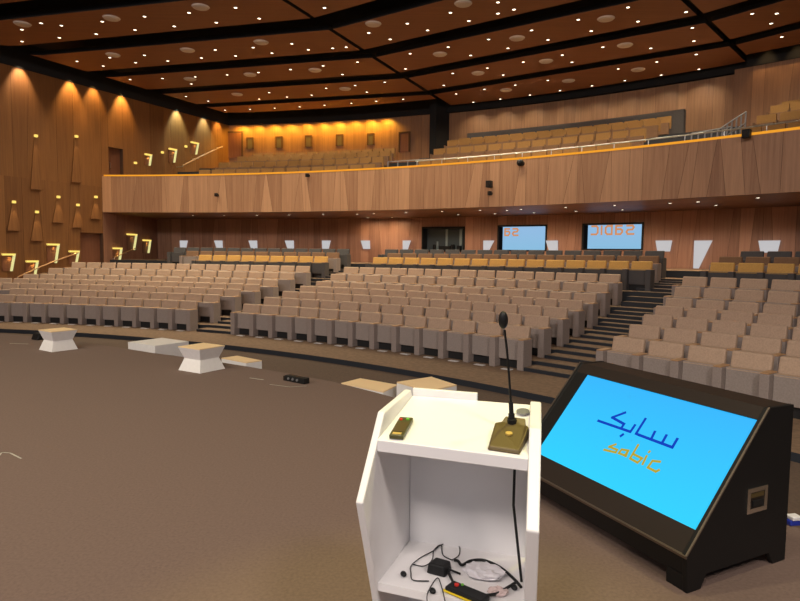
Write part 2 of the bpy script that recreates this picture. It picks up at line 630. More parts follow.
# doors in the left wall
def wall_door(nm, t0, t1, z0, z1, label):
    mb = MB()
    def P(t, z, off):
        v = WL0 + WLD * t + WLN * off
        return Vector((v.x, v.y, z))
    mb.face([P(t0, z0, -.22), P(t1, z0, -.22), P(t1, z1, -.22), P(t0, z1, -.22)], [(0, z0), (t1 - t0, z0), (t1 - t0, z1), (0, z1)], 0.5, 0)
    mb.face([P(t0, z0, 0), P(t0, z0, -.22), P(t0, z1, -.22), P(t0, z1, 0)], mi=1)
    mb.face([P(t1, z0, -.22), P(t1, z0, 0), P(t1, z1, 0), P(t1, z1, -.22)], mi=1)
    mb.face([P(t0, z1, -.22), P(t1, z1, -.22), P(t1, z1, 0), P(t0, z1, 0)], mi=1)
    o = structure(mb.build(nm, [M['door_wood'], M['seam']]), label)
    h = MB()
    a, b = P(t0 + 0.18, z0 + 1.0, -.20), P(t0 + 0.18, z0 + 1.25, -.20)
    h.tube([a, a + WLN * .06, b + WLN * .06, b], 0.015)
    h.build('door_handle', M['steel'], o)
    return o
wall_door('door_1', ta, min(tb, -0.02), -0.35, zdoor, 'dark recessed wooden side door')
wall_door('door_2', ua, ub, Z_DECK, zud, 'dark recessed balcony side door')

# rear wall under the balcony, with three control room windows
def span(r, px0, px1, py):
    return R(angle_of(at_r(px0, py, r))) * r, R(angle_of(at_r(px1, py, r))) * r
W1 = span(R_REAR, 422, 465, 240) + (at_r(440, 251.8, R_REAR).z, at_r(440, 226.8, R_REAR).z)
W2 = span(R_REAR, 497.5, 547, 240) + (at_r(520, 251.0, R_REAR).z, at_r(520, 225.0, R_REAR).z)
W3 = span(R_REAR, 582, 643.5, 240) + (at_r(612, 250.0, R_REAR).z, at_r(612, 223.0, R_REAR).z)
mb = MB()
board_wall(mb, arc_path(R_REAR), R(4.2) * R_REAR, R(DEG1) * R_REAR, PROM - 0.05, Z_SOFFIT, 0.42, rng, 0.35, [W1, W2, W3], tone=(0.0, 0.9))
structure(mb.build('wall_rear', [M['rear_wood'], M['seam']]), 'curved walnut veneered rear wall')

# upper rear wall in three bays with a black fin between the first two
RU = 43.9
mb = MB()
ang_l = angle_of(WL0 + WLD * T_END)
board_wall(mb, arc_path(RU), R(ang_l) * RU, R(24.6) * RU, Z_DECK - .2, Z_TOP, 0.55, rng, 0.15, tone=(0.2, 0.8))
board_wall(mb, arc_path(RU + .15), R(24.6) * (RU + .15), R(42.2) * (RU + .15), Z_DECK - .2, Z_TOP, 0.45, rng, 0.25, tone=(0.1, 0.8))
board_wall(mb, arc_path(RU - .5), R(42.2) * (RU - .5), R(DEG1) * (RU - .5), Z_DECK - .2, Z_TOP, 0.6, rng, 0.25, tone=(0.2, 0.9))
for a, b in ((42.2, 42.21),):
    mb.face([polar(RU - .5, a, Z_DECK), polar(RU + .2, a, Z_DECK), polar(RU + .2, a, Z_TOP), polar(RU - .5, a, Z_TOP)], mi=1)
structure(mb.build('wall_upper', [M['upper_wood'], M['seam']]), 'warm lit upper rear wall')
mb = MB()
mb.hexa([polar(RU - .9, 24.3, Z_DECK), polar(RU - .9, 24.75, Z_DECK), polar(RU + .2, 25.2, Z_DECK), polar(RU + .2, 24.4, Z_DECK)],
        [polar(RU - .9, 24.3, Z_VOID), polar(RU - .9, 24.75, Z_VOID), polar(RU + .2, 25.2, Z_VOID), polar(RU + .2, 24.4, Z_VOID)])
structure(mb.build('trim_1', M['black']), 'black vertical fin between wall bays')

# balcony: veneered front, cap with its amber light line, soffit, stepped deck
mb = MB()
BA0, BA1 = 4.0, DEG1
board_wall(mb, arc_path(R_BALC), R(BA0) * R_BALC, R(BA1) * R_BALC, Z_SOFFIT, Z_PARAPET, 0.46, rng, 0.42, tone=(0.1, 0.95))
structure(mb.build('balcony_front', [M['balcony_wood'], M['seam']]), 'curved veneered balcony front')
mb = MB()
sector(mb, R_BALC - .02, R_BALC + .28, BA0, BA1, Z_PARAPET)
riser(mb, R_BALC + .28, BA0, BA1, Z_DECK - .5, Z_PARAPET, mi=0, inward=False)
structure(mb.build('balcony_cap', M['upper_wood']), 'wooden balcony parapet cap')
mb = MB()
sector(mb, R_BALC - .02, R_BALC + .16, BA0 + .15, BA1 - 1.5, Z_PARAPET + .065)
riser(mb, R_BALC - .02, BA0 + .15, BA1 - 1.5, Z_PARAPET - .01, Z_PARAPET + .065, mi=0)
tag(mb.build('light_line', M['rail_glow']), 'thin amber light line along the balcony parapet top', 'light line')
mb = MB()
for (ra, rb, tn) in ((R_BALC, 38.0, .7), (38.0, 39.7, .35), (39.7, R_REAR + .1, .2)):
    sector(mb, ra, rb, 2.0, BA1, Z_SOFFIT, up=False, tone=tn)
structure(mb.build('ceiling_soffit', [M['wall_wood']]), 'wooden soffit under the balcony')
mb = MB()
BROW_R = [37.6, 39.15, 40.75, 42.15]
def brow_z(sec, j):
    return CAMZ - .86 + ((3.93, 4.50, 5.05, 5.42), (4.0, 4.68, 5.32, 5.66), (3.98, 4.6, 5.2, 5.6))[sec][j]
for sec, (a, b) in enumerate(((ang_l - 6, 25.1), (25.1, 43.2), (43.2, DEG1))):
    sector(mb, R_BALC + .28, BROW_R[0] - .4, a, b, Z_DECK)
    for j in range(4):
        z = brow_z(sec, j)
        ro = BROW_R[j + 1] - .4 if j < 3 else RU + .2
        sector(mb, BROW_R[j] - .4, ro, a, b, z)
        riser(mb, BROW_R[j] - .4, a, b, Z_DECK if j == 0 else brow_z(sec, j - 1), z)
structure(mb.build('floor_balcony', [M['house_carpet'], M['riser']]), 'stepped balcony floor')

# ceiling: black void, black fascia round the walls, veneered panels hung below it
mb = MB()
mb.face([(-45, -25, Z_VOID), (-45, 50, Z_VOID), (40, 50, Z_VOID), (40, -25, Z_VOID)])
def strip(path, s0, s1, z0, z1, nseg):
    for i in range(nseg):
        a, b = path(s0 + (s1 - s0) * i / nseg, .03), path(s0 + (s1 - s0) * (i + 1) / nseg, .03)
        mb.face([(a.x, a.y, z0), (b.x, b.y, z0), (b.x, b.y, z1), (a.x, a.y, z1)])
strip(wpath, -24, T_END, Z_TOP, Z_VOID, 1)
strip(arc_path(RU - .05), R(ang_l) * RU, R(DEG1) * RU, Z_TOP, Z_VOID, 60)
strip(arc_path(RU - .55), R(42.2) * RU, R(DEG1) * RU, Z_TOP, Z_VOID, 30)
structure(mb.build('ceiling', M['black']), 'black ceiling void above panels')
GAPS = [10.8, 14.4, 18.0, 21.6, 25.2, 28.5, 31.75, 34.95, 37.95, 40.85]
SECS = [(-8.0, 25.25), (25.55, 42.65), (42.95, DEG1)]
PANELS = []
for si, (a, b) in enumerate(SECS):
    lim = (42.0, 43.45, 42.6)[si]
    for gi in range(len(GAPS)):
        HG = [.55] * 7 + [.47, .42, .36]
        r0 = GAPS[gi] + HG[gi]
        r1 = (GAPS[gi + 1] - HG[gi + 1]) if gi + 1 < len(GAPS) else lim
        mb = MB()
        nd = max(4, int((b - a) / 1.0))
        cnt = 0
        for i in range(nd):
            d0, d1 = a + (b - a) * i / nd, a + (b - a) * (i + 1) / nd
            ca, cb = max(a, 4.0), min(b, 60.0)
            h, mdl = (cb - ca) / 2, (ca + cb) / 2
            def rc(r, d):
                return r * math.cos(R(h)) / math.cos(R(min(max(d, ca), cb) - mdl)) if gi < len(GAPS) - 1 or r == r0 else r
            cs = [polar(rc(r0, d0), d0), polar(rc(r0, d1), d1), polar(rc(r1, d1), d1), polar(rc(r1, d0), d0)]
            # keep clear of the left wall
            if si == 0:
                for c in cs:
                    dd = (c - WL0).dot(WLN)
                    if dd < 1.3:
                        c += WLN * (1.3 - dd)
                if (cs[1] - cs[0]).length < .02 and (cs[2] - cs[3]).length < .02:
                    continue
            lo = [Vector((c.x, c.y, Z_PANEL)) for c in cs]
            hi = [Vector((c.x, c.y, Z_PANEL + .16)) for c in cs]
            mid = [R(d0) * r0, R(d1) * r0, R(d1) * r1, R(d0) * r1]
            mb.face(lo[::-1], [(lo[j].y * .9, lo[j].x * .9) for j in (3, 2, 1, 0)], 0.5, 0)
            mb.face([lo[0], lo[1], hi[1], hi[0]], mi=1)
            mb.face([lo[2], lo[3], hi[3], hi[2]], mi=1)
            if i == 0:
                mb.face([lo[3], lo[0], hi[0], hi[3]], mi=1)
            if i == nd - 1:
                mb.face([lo[1], lo[2], hi[2], hi[1]], mi=1)
            cnt += 1
        if cnt:
            structure(mb.build('ceiling_panel', [M['ceiling_wood'], M['black']]), 'suspended walnut ceiling panel')
            PANELS.append((si, gi, r0, r1, a, b))

# remaining shell, outside the picture: wall to the right and wall behind the stage
mb = MB()
p, q = polar(44, DEG1 - .5), Vector((23.9, -9, 0))
mb.face([(p.x, p.y, -1), (q.x, q.y, -1), (q.x, q.y, Z_VOID), (p.x, p.y, Z_VOID)], tone=.5)
structure(mb.build('wall_right', M['wall_wood']), 'walnut side wall')
mb = MB()
mb.face([(-32, -9, -1), (24, -9, -1), (24, -9, Z_VOID), (-32, -9, Z_VOID)], tone=.5)
structure(mb.build('wall_stage', M['wall_wood']), 'wall behind the stage')
mb = MB()
mb.face([(-11, -8.6, 0.6), (3, -8.6, 0.6), (3, -8.6, 6.0), (-11, -8.6, 6.0)], [(0, 0), (1, 0), (1, 1), (0, 1)])
led = mb.build('screen', screen_mat('stage_led_wall', (0.55, 0.68, 0.85), (0.66, 0.72, 0.82), 0.85))
fr = MB()
fr.box(-11.1, 3.1, -8.9, -8.65, 0.5, 6.1)
fro = fr.build('led_wall', M['plastic_black'])
led.parent = fro
tag(fro, 'wide pale blue display wall at the back of the stage', 'display wall')
mb = MB()
mb.box(-32, 22, -9, 1.0, -0.05, -0.002)
mb.face([(-40, -9, -0.8), (30, -9, -0.8), (30, 12, -0.8), (-40, 12, -0.8)])
structure(mb.build('floor_backstage', M['stage_carpet']), 'carpet behind the stage')

# ------------------------------------------------------------------ wall windows
def rear_pt(s, z, off=0.0, r=R_REAR):
    v = arc_path(r)(s, off)
    return Vector((v.x, v.y, z))

def ribbon(mb, pts, width, map2d, lift, mi=0):
    """a flat stroke of lettering; map2d turns (x, y, lift) into a point"""
    for (x0, y0), (x1, y1) in zip(pts[:-1], pts[1:]):
        l = math.hypot(x1 - x0, y1 - y0) or 1e-6
        dx, dy = (x1 - x0) / l, (y1 - y0) / l
        h = width / 2
        e = h * 0.8
        q = [(x0 - dx * e - dy * h, y0 - dy * e + dx * h), (x0 - dx * e + dy * h, y0 - dy * e - dx * h),
             (x1 + dx * e + dy * h, y1 + dy * e - dx * h), (x1 + dx * e - dy * h, y1 + dy * e + dx * h)]
        mb.face([map2d(x, y, lift) for x, y in q], mi=mi)

# the reversed wordmark reflected in the windows, painted as glowing strokes, in units of its x-height
MIRRORED = {
    'c': [[(0.05, 1.0), (0.62, 1.0), (0.78, 0.8), (0.78, 0.2), (0.6, 0.0), (0.0, 0.0)]],
    'i': [[(1.25, 0.0), (1.25, 1.0)], [(1.25, 1.35), (1.25, 1.5)]],
    'b': [[(2.5, 1.75), (2.5, 0.0), (1.95, 0.0), (1.75, 0.2), (1.75, 0.8), (1.95, 1.0), (2.5, 1.0)]],
    'a': [[(3.7, 1.0), (3.0, 1.0), (3.0, 0.0), (3.55, 0.0), (3.75, 0.25), (3.75, 0.45), (3.55, 0.6), (3.0, 0.6)]],
    's': [[(4.3, 1.0), (4.95, 1.0), (5.1, 0.8), (4.95, 0.55), (4.4, 0.5), (4.25, 0.25), (4.4, 0.0), (5.1, 0.0)]],
}
WINS = [('window_1', W1, 'dark control room window with gear inside'), ('window_2', W2, 'narrower control room window with its reflection painted blue'),
        ('window_3', W3, 'widest control room window with its reflection painted blue')]
for nm, (sa, sb, za, zb), label in WINS:
    mb = MB()
    t = 0.07
    def fr(s0, s1, z0, z1, d0=-.5, d1=.05):
        b = [rear_pt(s0, z0, d1), rear_pt(s1, z0, d1), rear_pt(s1, z0, d0), rear_pt(s0, z0, d0)]
        tt = [rear_pt(s0, z1, d1), rear_pt(s1, z1, d1), rear_pt(s1, z1, d0), rear_pt(s0, z1, d0)]
        mb.hexa(b, tt)
    fr(sa, sa + t, za, zb)
    fr(sb - t, sb, za, zb)
    fr(sa + t, sb - t, zb - t, zb)
    fr(sa + t, sb - t, za, za + .05)
    root = structure(mb.build(nm, M['plastic_black']), label)
    if nm == 'window_1':
        mb = MB()
        mb.face([rear_pt(sa, za, -.5), rear_pt(sb, za, -.5), rear_pt(sb, zb, -.5), rear_pt(sa, zb, -.5)])
        mb.build('pane', M['glass_dark'], root)
        L = sb - sa
        for f0, f1 in ((.48, .53), (.80, .86), (.27, .31)):
            mb = MB()
            z1 = zb - .1 if f0 > .4 else za + .5
            b = [rear_pt(sa + L * f0, za + .1, -.40), rear_pt(sa + L * f1, za + .1, -.40), rear_pt(sa + L * f1, za + .1, -.46), rear_pt(sa + L * f0, za + .1, -.46)]
            mb.hexa(b, [Vector((p.x, p.y, z1)) for p in b])
            mb.build('curtain', M['curtain'], root)
        mb = MB()
        for f0, f1, h in ((.22, .27, .35), (.36, .62, .28), (.64, .7, .35), (.78, .86, .3)):
            b = [rear_pt(sa + L * f0, za + .05, -.2), rear_pt(sa + L * f1, za + .05, -.2), rear_pt(sa + L * f1, za + .05, -.38), rear_pt(sa + L * f0, za + .05, -.38)]
            mb.hexa(b, [Vector((p.x, p.y, za + h)) for p in b])
        mb.build('control_desk', M['plastic_black'], root)
    else:
        mb = MB()
        x0 = sa + 0.20
        dep = -.12
        z0 = za + .05
        for i in range(12):
            c0, c1 = x0 + (sb - t - x0) * i / 12, x0 + (sb - t - x0) * (i + 1) / 12
            mb.face([rear_pt(c0, z0, dep), rear_pt(c1, z0, dep), rear_pt(c1, zb - t, dep), rear_pt(c0, zb - t, dep)], [(0, 0), (1, 0), (1, 1), (0, 1)])
        mb.build('pane', M['window_reflection'], root)  # glowing pane paints in the display wall mirrored by the glass
        mb = MB()
        H = zb - t
        sc = 0.335 if nm == 'window_3' else 0.29
        ox = x0 + 0.15 if nm == 'window_3' else x0 - 0.40
        letters = 'cibas' if nm == 'window_3' else 'as'
        if nm == 'window_2':
            ox = x0 - 2.9 * sc + 0.08
        for ch in letters:
            for st in MIRRORED[ch]:
                ribbon(mb, [(ox + x * sc, min(H - .03, H - 0.38 + y * sc)) for x, y in st], 0.075, lambda x, y, l: rear_pt(x, y, dep + l), .012)
        mb.build('lettering', M['ink_reflection'], root)

# ------------------------------------------------------------------ theatre seats
PITCH_SEAT = 0.657
def seat_proto(back, front, arm, cap):
    root = empty('theatre_seat', (0, 0, 0))
    hw = PITCH_SEAT / 2
    mb = MB()
    mb.box(-hw + .072, hw - .072, 0.13, 0.30, 0.17, 0.575)
    mb.box(-hw + .072, hw - .072, 0.13, 0.30, 0.575, 0.60, 1)  # top edge in the back colour, painting in yellow light from above
    mb.build('seat', [front, back], root, bevel=0.012)
    mb = MB()
    bt = [(-hw + .035, .30, .36), (hw - .035, .30, .36), (hw - .035, .42, .36), (-hw + .035, .42, .36)]
    tp = [(-hw + .04, .40, .83), (hw - .04, .40, .83), (hw - .04, .49, .83), (-hw + .04, .49, .83)]
    mb.hexa(bt, tp)
    mb.build('backrest', back, root, bevel=0.025)
    mb = MB()
    mb.box(-hw + .075, hw - .075, 0.20, 0.42, 0.0, 0.30)
    mb.build('base', M['seat_black'], root)
    return root

def arm_part(root, x, arm, cap):
    mb = MB()
    mb.box(x - .07, x + .07, 0.0, 0.34, 0.0, 0.60)
    a = mb.build('armrest', arm, root, bevel=0.012)
    mb = MB()
    mb.box(x - .06, x + .06, 0.0, 0.32, 0.60, 0.618)
    mb.build('arm_cap', cap, a, bevel=0.006)
    return a

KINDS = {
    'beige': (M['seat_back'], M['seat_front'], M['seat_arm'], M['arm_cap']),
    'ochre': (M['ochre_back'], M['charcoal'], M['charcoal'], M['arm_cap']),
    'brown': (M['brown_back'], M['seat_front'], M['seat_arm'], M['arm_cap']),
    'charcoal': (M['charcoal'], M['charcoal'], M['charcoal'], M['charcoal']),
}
PROTO = {}
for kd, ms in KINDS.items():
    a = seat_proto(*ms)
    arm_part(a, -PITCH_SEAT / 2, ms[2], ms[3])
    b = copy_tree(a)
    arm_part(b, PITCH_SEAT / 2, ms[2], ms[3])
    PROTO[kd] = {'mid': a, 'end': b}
USED = set()
KIND_OF_ROW = ['beige'] * 7 + ['ochre', 'brown', 'charcoal']  # rear rows coloured ochre, brown and charcoal in place of beige
DESC = {'beige': 'beige folding theatre seat', 'ochre': 'theatre seat toned ochre and charcoal', 'brown': 'brown backed theatre seat', 'charcoal': 'charcoal theatre seat'}
ROWN = ['front', 'second', 'third', 'fourth', 'fifth', 'sixth', 'seventh', 'eighth', 'ninth', 'rearmost']

def left_limit(r):
    """angle where row r meets the side aisle along the left wall"""
    lo, hi = -10.0, 24.0
    for _ in range(40):
        mid = (lo + hi) / 2
        if (polar(r + .3, mid) - WL0).dot(WLN) < 1.75:
            lo = mid
        else:
            hi = mid
    return hi

N_SEATS = 0
def seat_row(k, a0, a1, anchor, block, count_from):
    """seats side by side between two angles"""
    global N_SEATS
    r = ROW_R[k]
    step = math.degrees(PITCH_SEAT / r)
    n = max(1, int(round((a1 - a0) / step)))
    if anchor == 'fit':
        step = (a1 - a0) / n
    kd = KIND_OF_ROW[k]
    for i in range(n):
        if anchor == 'right':
            ang = a1 - step * (n - i - .5)
        else:
            ang = a0 + step * (i + .5)
        var = 'end' if i == n - 1 else 'mid'
        src = PROTO[kd][var]
        if (kd, var) in USED:
            o = copy_tree(src)
        else:
            o = src
            USED.add((kd, var))
        p = polar(r, ang, ROW_Z[k])
        o.location = p
        o.rotation_euler = (0, 0, -R(ang))
        idx = (n - i) if count_from == 'right' else (i + 1)
        tag(o, '%s, %s from the %s end, %s row of %s block' % (DESC[kd], ordw(idx), count_from, ROWN[k], block), 'seat', 'theatre seats in the %s block' % block)
        N_SEATS += 1

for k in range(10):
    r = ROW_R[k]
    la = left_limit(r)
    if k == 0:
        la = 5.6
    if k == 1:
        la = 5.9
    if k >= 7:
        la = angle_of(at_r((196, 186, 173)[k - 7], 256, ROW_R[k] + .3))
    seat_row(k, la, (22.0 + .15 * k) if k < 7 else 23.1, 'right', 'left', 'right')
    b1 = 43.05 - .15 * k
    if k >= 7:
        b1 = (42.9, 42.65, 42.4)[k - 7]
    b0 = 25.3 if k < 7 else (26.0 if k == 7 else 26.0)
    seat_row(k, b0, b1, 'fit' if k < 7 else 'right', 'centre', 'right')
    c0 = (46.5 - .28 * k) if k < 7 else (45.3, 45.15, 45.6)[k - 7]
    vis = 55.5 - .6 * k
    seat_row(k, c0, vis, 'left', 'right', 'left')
for kd in PROTO:
    for var in PROTO[kd]:
        if (kd, var) not in USED:
            for ch in list(PROTO[kd][var].children):
                for g in list(ch.children):
                    bpy.data.objects.remove(g)
                bpy.data.objects.remove(ch)
            bpy.data.objects.remove(PROTO[kd][var])
print('SEATS', N_SEATS)

# white floor grilles between the pillars of the front row
def vents(a0, a1, block, n, label_end):
    for i in range(n):
        ang = a0 + (a1 - a0) * (i + .5) / n
        mb = MB()
        mb.box(-.11, .11, -.06, .06, 0.0, .012)
        o = mb.build('floor_vent', M['white_paint'], bevel=.003)
        for q in range(3):
            pass
        o.location = polar(27.30, ang, FLOOR0)
        o.rotation_euler = (0, 0, -R(ang))
        idx = n - i
        tag(o, 'white floor vent before the front row of %s block, %s from the %s end' % (block, ordw(idx), label_end), 'vent', 'white floor vents')
stepA = math.degrees(PITCH_SEAT / ROW_R[0])
vents(22.2 - 11 * stepA, 22.2, 'left', 11, 'right')
vents(25.3, 43.2, 'centre', 13, 'right')

# balcony seats: small and too many to build one by one
mb = MB()
for sec, (a, b) in enumerate(((10.0, 23.6), (26.6, 39.6), (44.6, 54.0))):
    for j in range(4):
        r = BROW_R[j]
        z = brow_z(sec, j)
        aa = a + (0.35 * j if sec == 0 else 0)
        bb = b - (0.5 * j if sec == 0 else 0)
        n = int((bb - aa) / math.degrees(.60 / r))
        for i in range(n):
            ang = aa + (bb - aa) * (i + .5) / n
            M4 = Matrix.Translation(polar(r, ang, z)) @ Matrix.Rotation(-R(ang), 4, 'Z')
            mb.box(-.27, .27, .30, .42, .38, .86, 0, M4)
            mb.box(-.26, .26, .05, .20, .12, .56, 1, M4)
            mb.box(-.31, -.27, 0, .45, 0, .60, 1, M4)
tag(mb.build('balcony_seats', [M['balcony_seat'], M['brown_back']], weld=False), 'rows of ochre and brown seats up on the balcony', 'balcony seats', kind='stuff')

# ------------------------------------------------------------------ ceiling downlights and discs
DL = [(65,87),(65,122),(103,58),(182,75),(176,111),(228,181),(285,100),(303,63),(306,195),(325,170),(343,60),(376,230),(400,88),(402,185),(428,48),
      (428,163),(467,224),(497,180),(516,77),(535,277),(560,37),(560,217),(567,248),(597,171),(617,299),(638,147),(641,66),(655,211),(658,321),(698,22),
      (698,165),(698,270),(733,319),(750,205),(750,140),(768,54),(768,293),(782,265)]
DL = [(x / 2.963, y / 2.963) for x, y in DL]
D2 = [(332,20),(450,87),(507,104),(553,62),(607,80),(668,33),(717,55),(760,98),(192,141),(245,116),(289,132),(354,128),(390,125),(232,179),(325,173),
      (380,198),(420,165),(560,142),(548,183),(655,120),(722,147),(670,192),(758,175),(325,228),(405,222),(490,217),(232,258),(298,253),(445,245),
      (650,227),(683,250),(190,283),(258,280),(325,276),(397,271),(468,268),(542,264),(735,276)]
DL += [(200 + x / 2.667, y / 2.667) for x, y in D2]
D3 = [(45,5),(85,23),(45,33),(12,90),(120,68),(238,42),(365,13),(278,77),(395,53),(70,120),(170,99),(10,163),(98,147),(193,127),(295,107),(427,120),
      (520,28),(527,65),(535,102),(540,135),(548,173),(437,150),(453,187),(340,167),(230,155),(58,187),(10,222),(85,210),(165,197),(280,214),(362,201),
      (55,250),(125,237),(200,226),(677,30),(742,33),(728,58),(753,90)]
DL += [(480 + x / 2.5, y / 2.5) for x, y in D3]

def panel_of(p):
    r, a = radius_of(p), angle_of(p)
    best = None
    for i, (si, gi, r0, r1, a0, a1) in enumerate(PANELS):
        e = max(r0 + .15 - r, r - r1 + .15, 0) + max(a0 + .2 - a, a - a1 + .2, 0) * .7
        if best is None or e < best[0]:
            best = (e, i, min(max(r, r0 + .15), r1 - .15), min(max(a, a0 + .25), a1 - .25))
    return best[1:]

def downlight_mesh(rad, gm):
    mb = MB()
    n = 16
    mb.cyl((0, 0, -.012), rad, .012, n=n)
    o = mb.build('downlight', gm)
    mb = MB()
    for i in range(n):
        a, b = 2 * PI * i / n, 2 * PI * (i + 1) / n
        def P(t, r, z): return (r * math.cos(t), r * math.sin(t), z)
        mb.face([P(a, rad, -.014), P(b, rad, -.014), P(b, rad * 1.35, -.014), P(a, rad * 1.35, -.014)][::-1])
        mb.face([P(a, rad * 1.35, -.014), P(b, rad * 1.35, -.014), P(b, rad * 1.35, 0), P(a, rad * 1.35, 0)])
    mb.build('trim_ring', M['bronze'], o)
    return o

SECN = ['left', 'middle', 'right']
def strip_name(gi):
    return ordw(len(GAPS) - gi)
def place_on_ceiling(px_list, make, zc, what, cat, group, on_place=None):
    items = []
    for (x, y) in px_list:
        pi, r, a = panel_of(at_z(x, y, zc))
        items.append((pi, a, r))
    items.sort()
    first = None
    for pi in sorted(set(i[0] for i in items)):
        mem = [i for i in items if i[0] == pi]
        for j, (_, a, r) in enumerate(mem):
            o = first = make() if first is None else first
            if o.get('label'):
                o = copy_tree(first)
            o.location = polar(r, a, zc)
            o.rotation_euler = (0, 0, -R(a))
            si, gi = PANELS[pi][0], PANELS[pi][1]
            tag(o, '%s, %s from left in %s bay of the %s ceiling strip from rear' % (what, ordw(j + 1), SECN[si], strip_name(gi)), cat, group)
            if on_place:
                on_place(polar(r, a, zc))
def dl_lamp(p):
    spot_lamp('downlight_lamp', (p.x, p.y, p.z - .03), (p.x, p.y, 0), DOWNLIGHT_W, 130, DOWNLIGHT_TINT, 1.0, .07)
place_on_ceiling(DL, lambda: downlight_mesh(.052, M['downlight_glow']), Z_PANEL, 'small glowing downlight', 'downlight', 'ceiling downlights', dl_lamp)

def disc_mesh():
    mb = MB()
    mb.cyl((0, 0, -.035), .235, .035, n=28, r2=.27)
    o = mb.build('ceiling_diffuser', M['disc'])
    mb = MB()
    mb.cyl((0, 0, -.045), .16, .01, n=24, r2=.18)
    mb.build('centre_plate', M['disc'], o)
    return o
DISCS = [(20,22.5),(103.5,13.5),(196,4),(110.6,53.5),(184,48),(261,42),(190,79),(250,74.5),(234,92.5),(373,23.5),(462,2.5),(440,54),(478,73),(315,70),
         (345,88.7),(517,38),(606,18.5),(546,61),(625,45),(506,90),(568.5,80.7),(638,69.5)]
place_on_ceiling(DISCS, disc_mesh, Z_PANEL, 'pale round diffuser', 'diffuser', 'round ceiling diffusers')

SOF = [(193,215),(224,215),(257,215),(289,214.6),(323,214),(357,214),(374,213.3),(368,217.5),(392,217.2),(406,212.4),(442,211.2),(458,214.5),(480,210),
       (495,213.5),(507,210.2),(521,209),(534,212.5),(565.6,207),(576,211),(614.6,205),(622.5,209.5),(670,203),(698,201.5),(716,205),(758,197.5)]
first = None
for i, (x, y) in enumerate(SOF):
    p = at_z(x, y, Z_SOFFIT)
    r = min(max(radius_of(p), R_BALC + .2), R_REAR - .4)
    a = angle_of(p)
    o = downlight_mesh(.05, M['downlight_glow_soft']) if first is None else copy_tree(first)
    if first is None:
        first = o
    o.location = polar(r, a, Z_SOFFIT)
    tag(o, 'tiny glowing downlight in the balcony soffit, %s from the left' % ordw(i + 1), 'downlight', 'soffit downlights')
    spot_lamp('soffit_lamp', (o.location.x, o.location.y, Z_SOFFIT - .03), (o.location.x, o.location.y, 0), 110, 176, WARM, 1.0, .05)

# wall washers hidden in the black fascia
for (px, pw, tint) in ((20, 420, WARM), (70, 520, (1, .62, .2)), (93, 300, (1, .62, .2)), (121, 520, (1, .62, .2)), (176, 420, (.80, 1, .70)), (203, 300, (.80, 1, .75)), (217, 260, (1, .6, .15))):
    t, z = wall_t(px, 90)
    p = WL0 + WLD * t + WLN * .36
    q = WL0 + WLD * t + WLN * .02
    spot_lamp('wall_washer', (p.x, p.y, 9.35), (q.x, q.y, 8.0), pw * 1.1, 62, tint, .8, .05)
for px in (240, 255, 272, 288, 304, 320, 336, 352, 368, 384):
    p = at_r(px, 118, RU - .5)
    q = at_r(px, 135, RU)
    spot_lamp('wall_washer', (p.x, p.y, 8.93), (q.x, q.y, 7.3), 125, 150, (1, .54, .05), .7, .05)
for px in (500, 530, 560, 590, 620, 650, 680):
    p = at_r(px, 100, RU - 1.6)
    q = at_r(px, 120, RU - .3)
    spot_lamp('wall_washer', (p.x, p.y, 9.9), (q.x, q.y, 6.2), 40, 80, (1, .66, .3), .9, .05)
for px in (765, 795):
    p = at_r(px, 60, RU - 1.0)
    q = at_r(px, 80, RU - .5)
    spot_lamp('wall_washer', (p.x, p.y, 9.9), (q.x, q.y, 7.2), 90, 60, (1, .62, .25), .9, .05)

# ------------------------------------------------------------------ lights and alcoves on the walls
def wl(px, py, n=WLN, p0=WL0):
    return at_plane(px, py, p0, n)

def alcove(px0, px1, py0, py1, p0, d, n, label):
    """leaning niche: light strip along its top and along its leaning right edge, dark field inside"""
    a, b = at_plane(px0, py0, p0, n), at_plane(px1, py0, p0, n)
    c = at_plane(px1, py1, p0, n)
    t0, t1 = (a - p0).dot(d), (b - p0).dot(d)
    z1, z0 = a.z, c.z
    W, H = t1 - t0, z1 - z0
    base = p0 + d * t0
    root = empty('wall_niche_light', (base.x, base.y, z0), math.atan2(d.y, d.x))
    # local: x along the wall, y into the wall, z up; right edge leans in towards the bottom
    top_r, bot_r = W, W * .66
    th = .075
    mb = MB()
    mb.prism([(0, -.14, H), (top_r, -.14, H), (top_r - .06, -.14, H - th), (0.02, -.14, H - th)], (0, .12, 0))
    mb.build('top_strip', M['lamp_yellow'], root)
    mb = MB()
    mb.prism([(top_r - .08, -.14, H - th), (top_r, -.14, H), (bot_r + .02, -.14, 0), (bot_r - .04, -.14, 0)], (0, .12, 0))
    mb.build('side_strip', M['lamp_pale'], root)
    mb = MB()
    mb.prism([(0, -.05, H - th), (top_r - .08, -.05, H - th), (bot_r - .04, -.05, 0), (0, -.05, 0)], (0, .03, 0))
    mb.build('field', M['door_wood'], root)
    tag(root, label, 'wall light', 'glowing niche lights on the side wall')
    c2 = base + d * (W * .55) + n * .12
    spot_lamp('niche_bulb', (c2.x, c2.y, z1 - th - .03), (c2.x - n.x * .06, c2.y - n.y * .06, z0), 7, 120, (1, .75, .25), 1.0, .03)
    return root

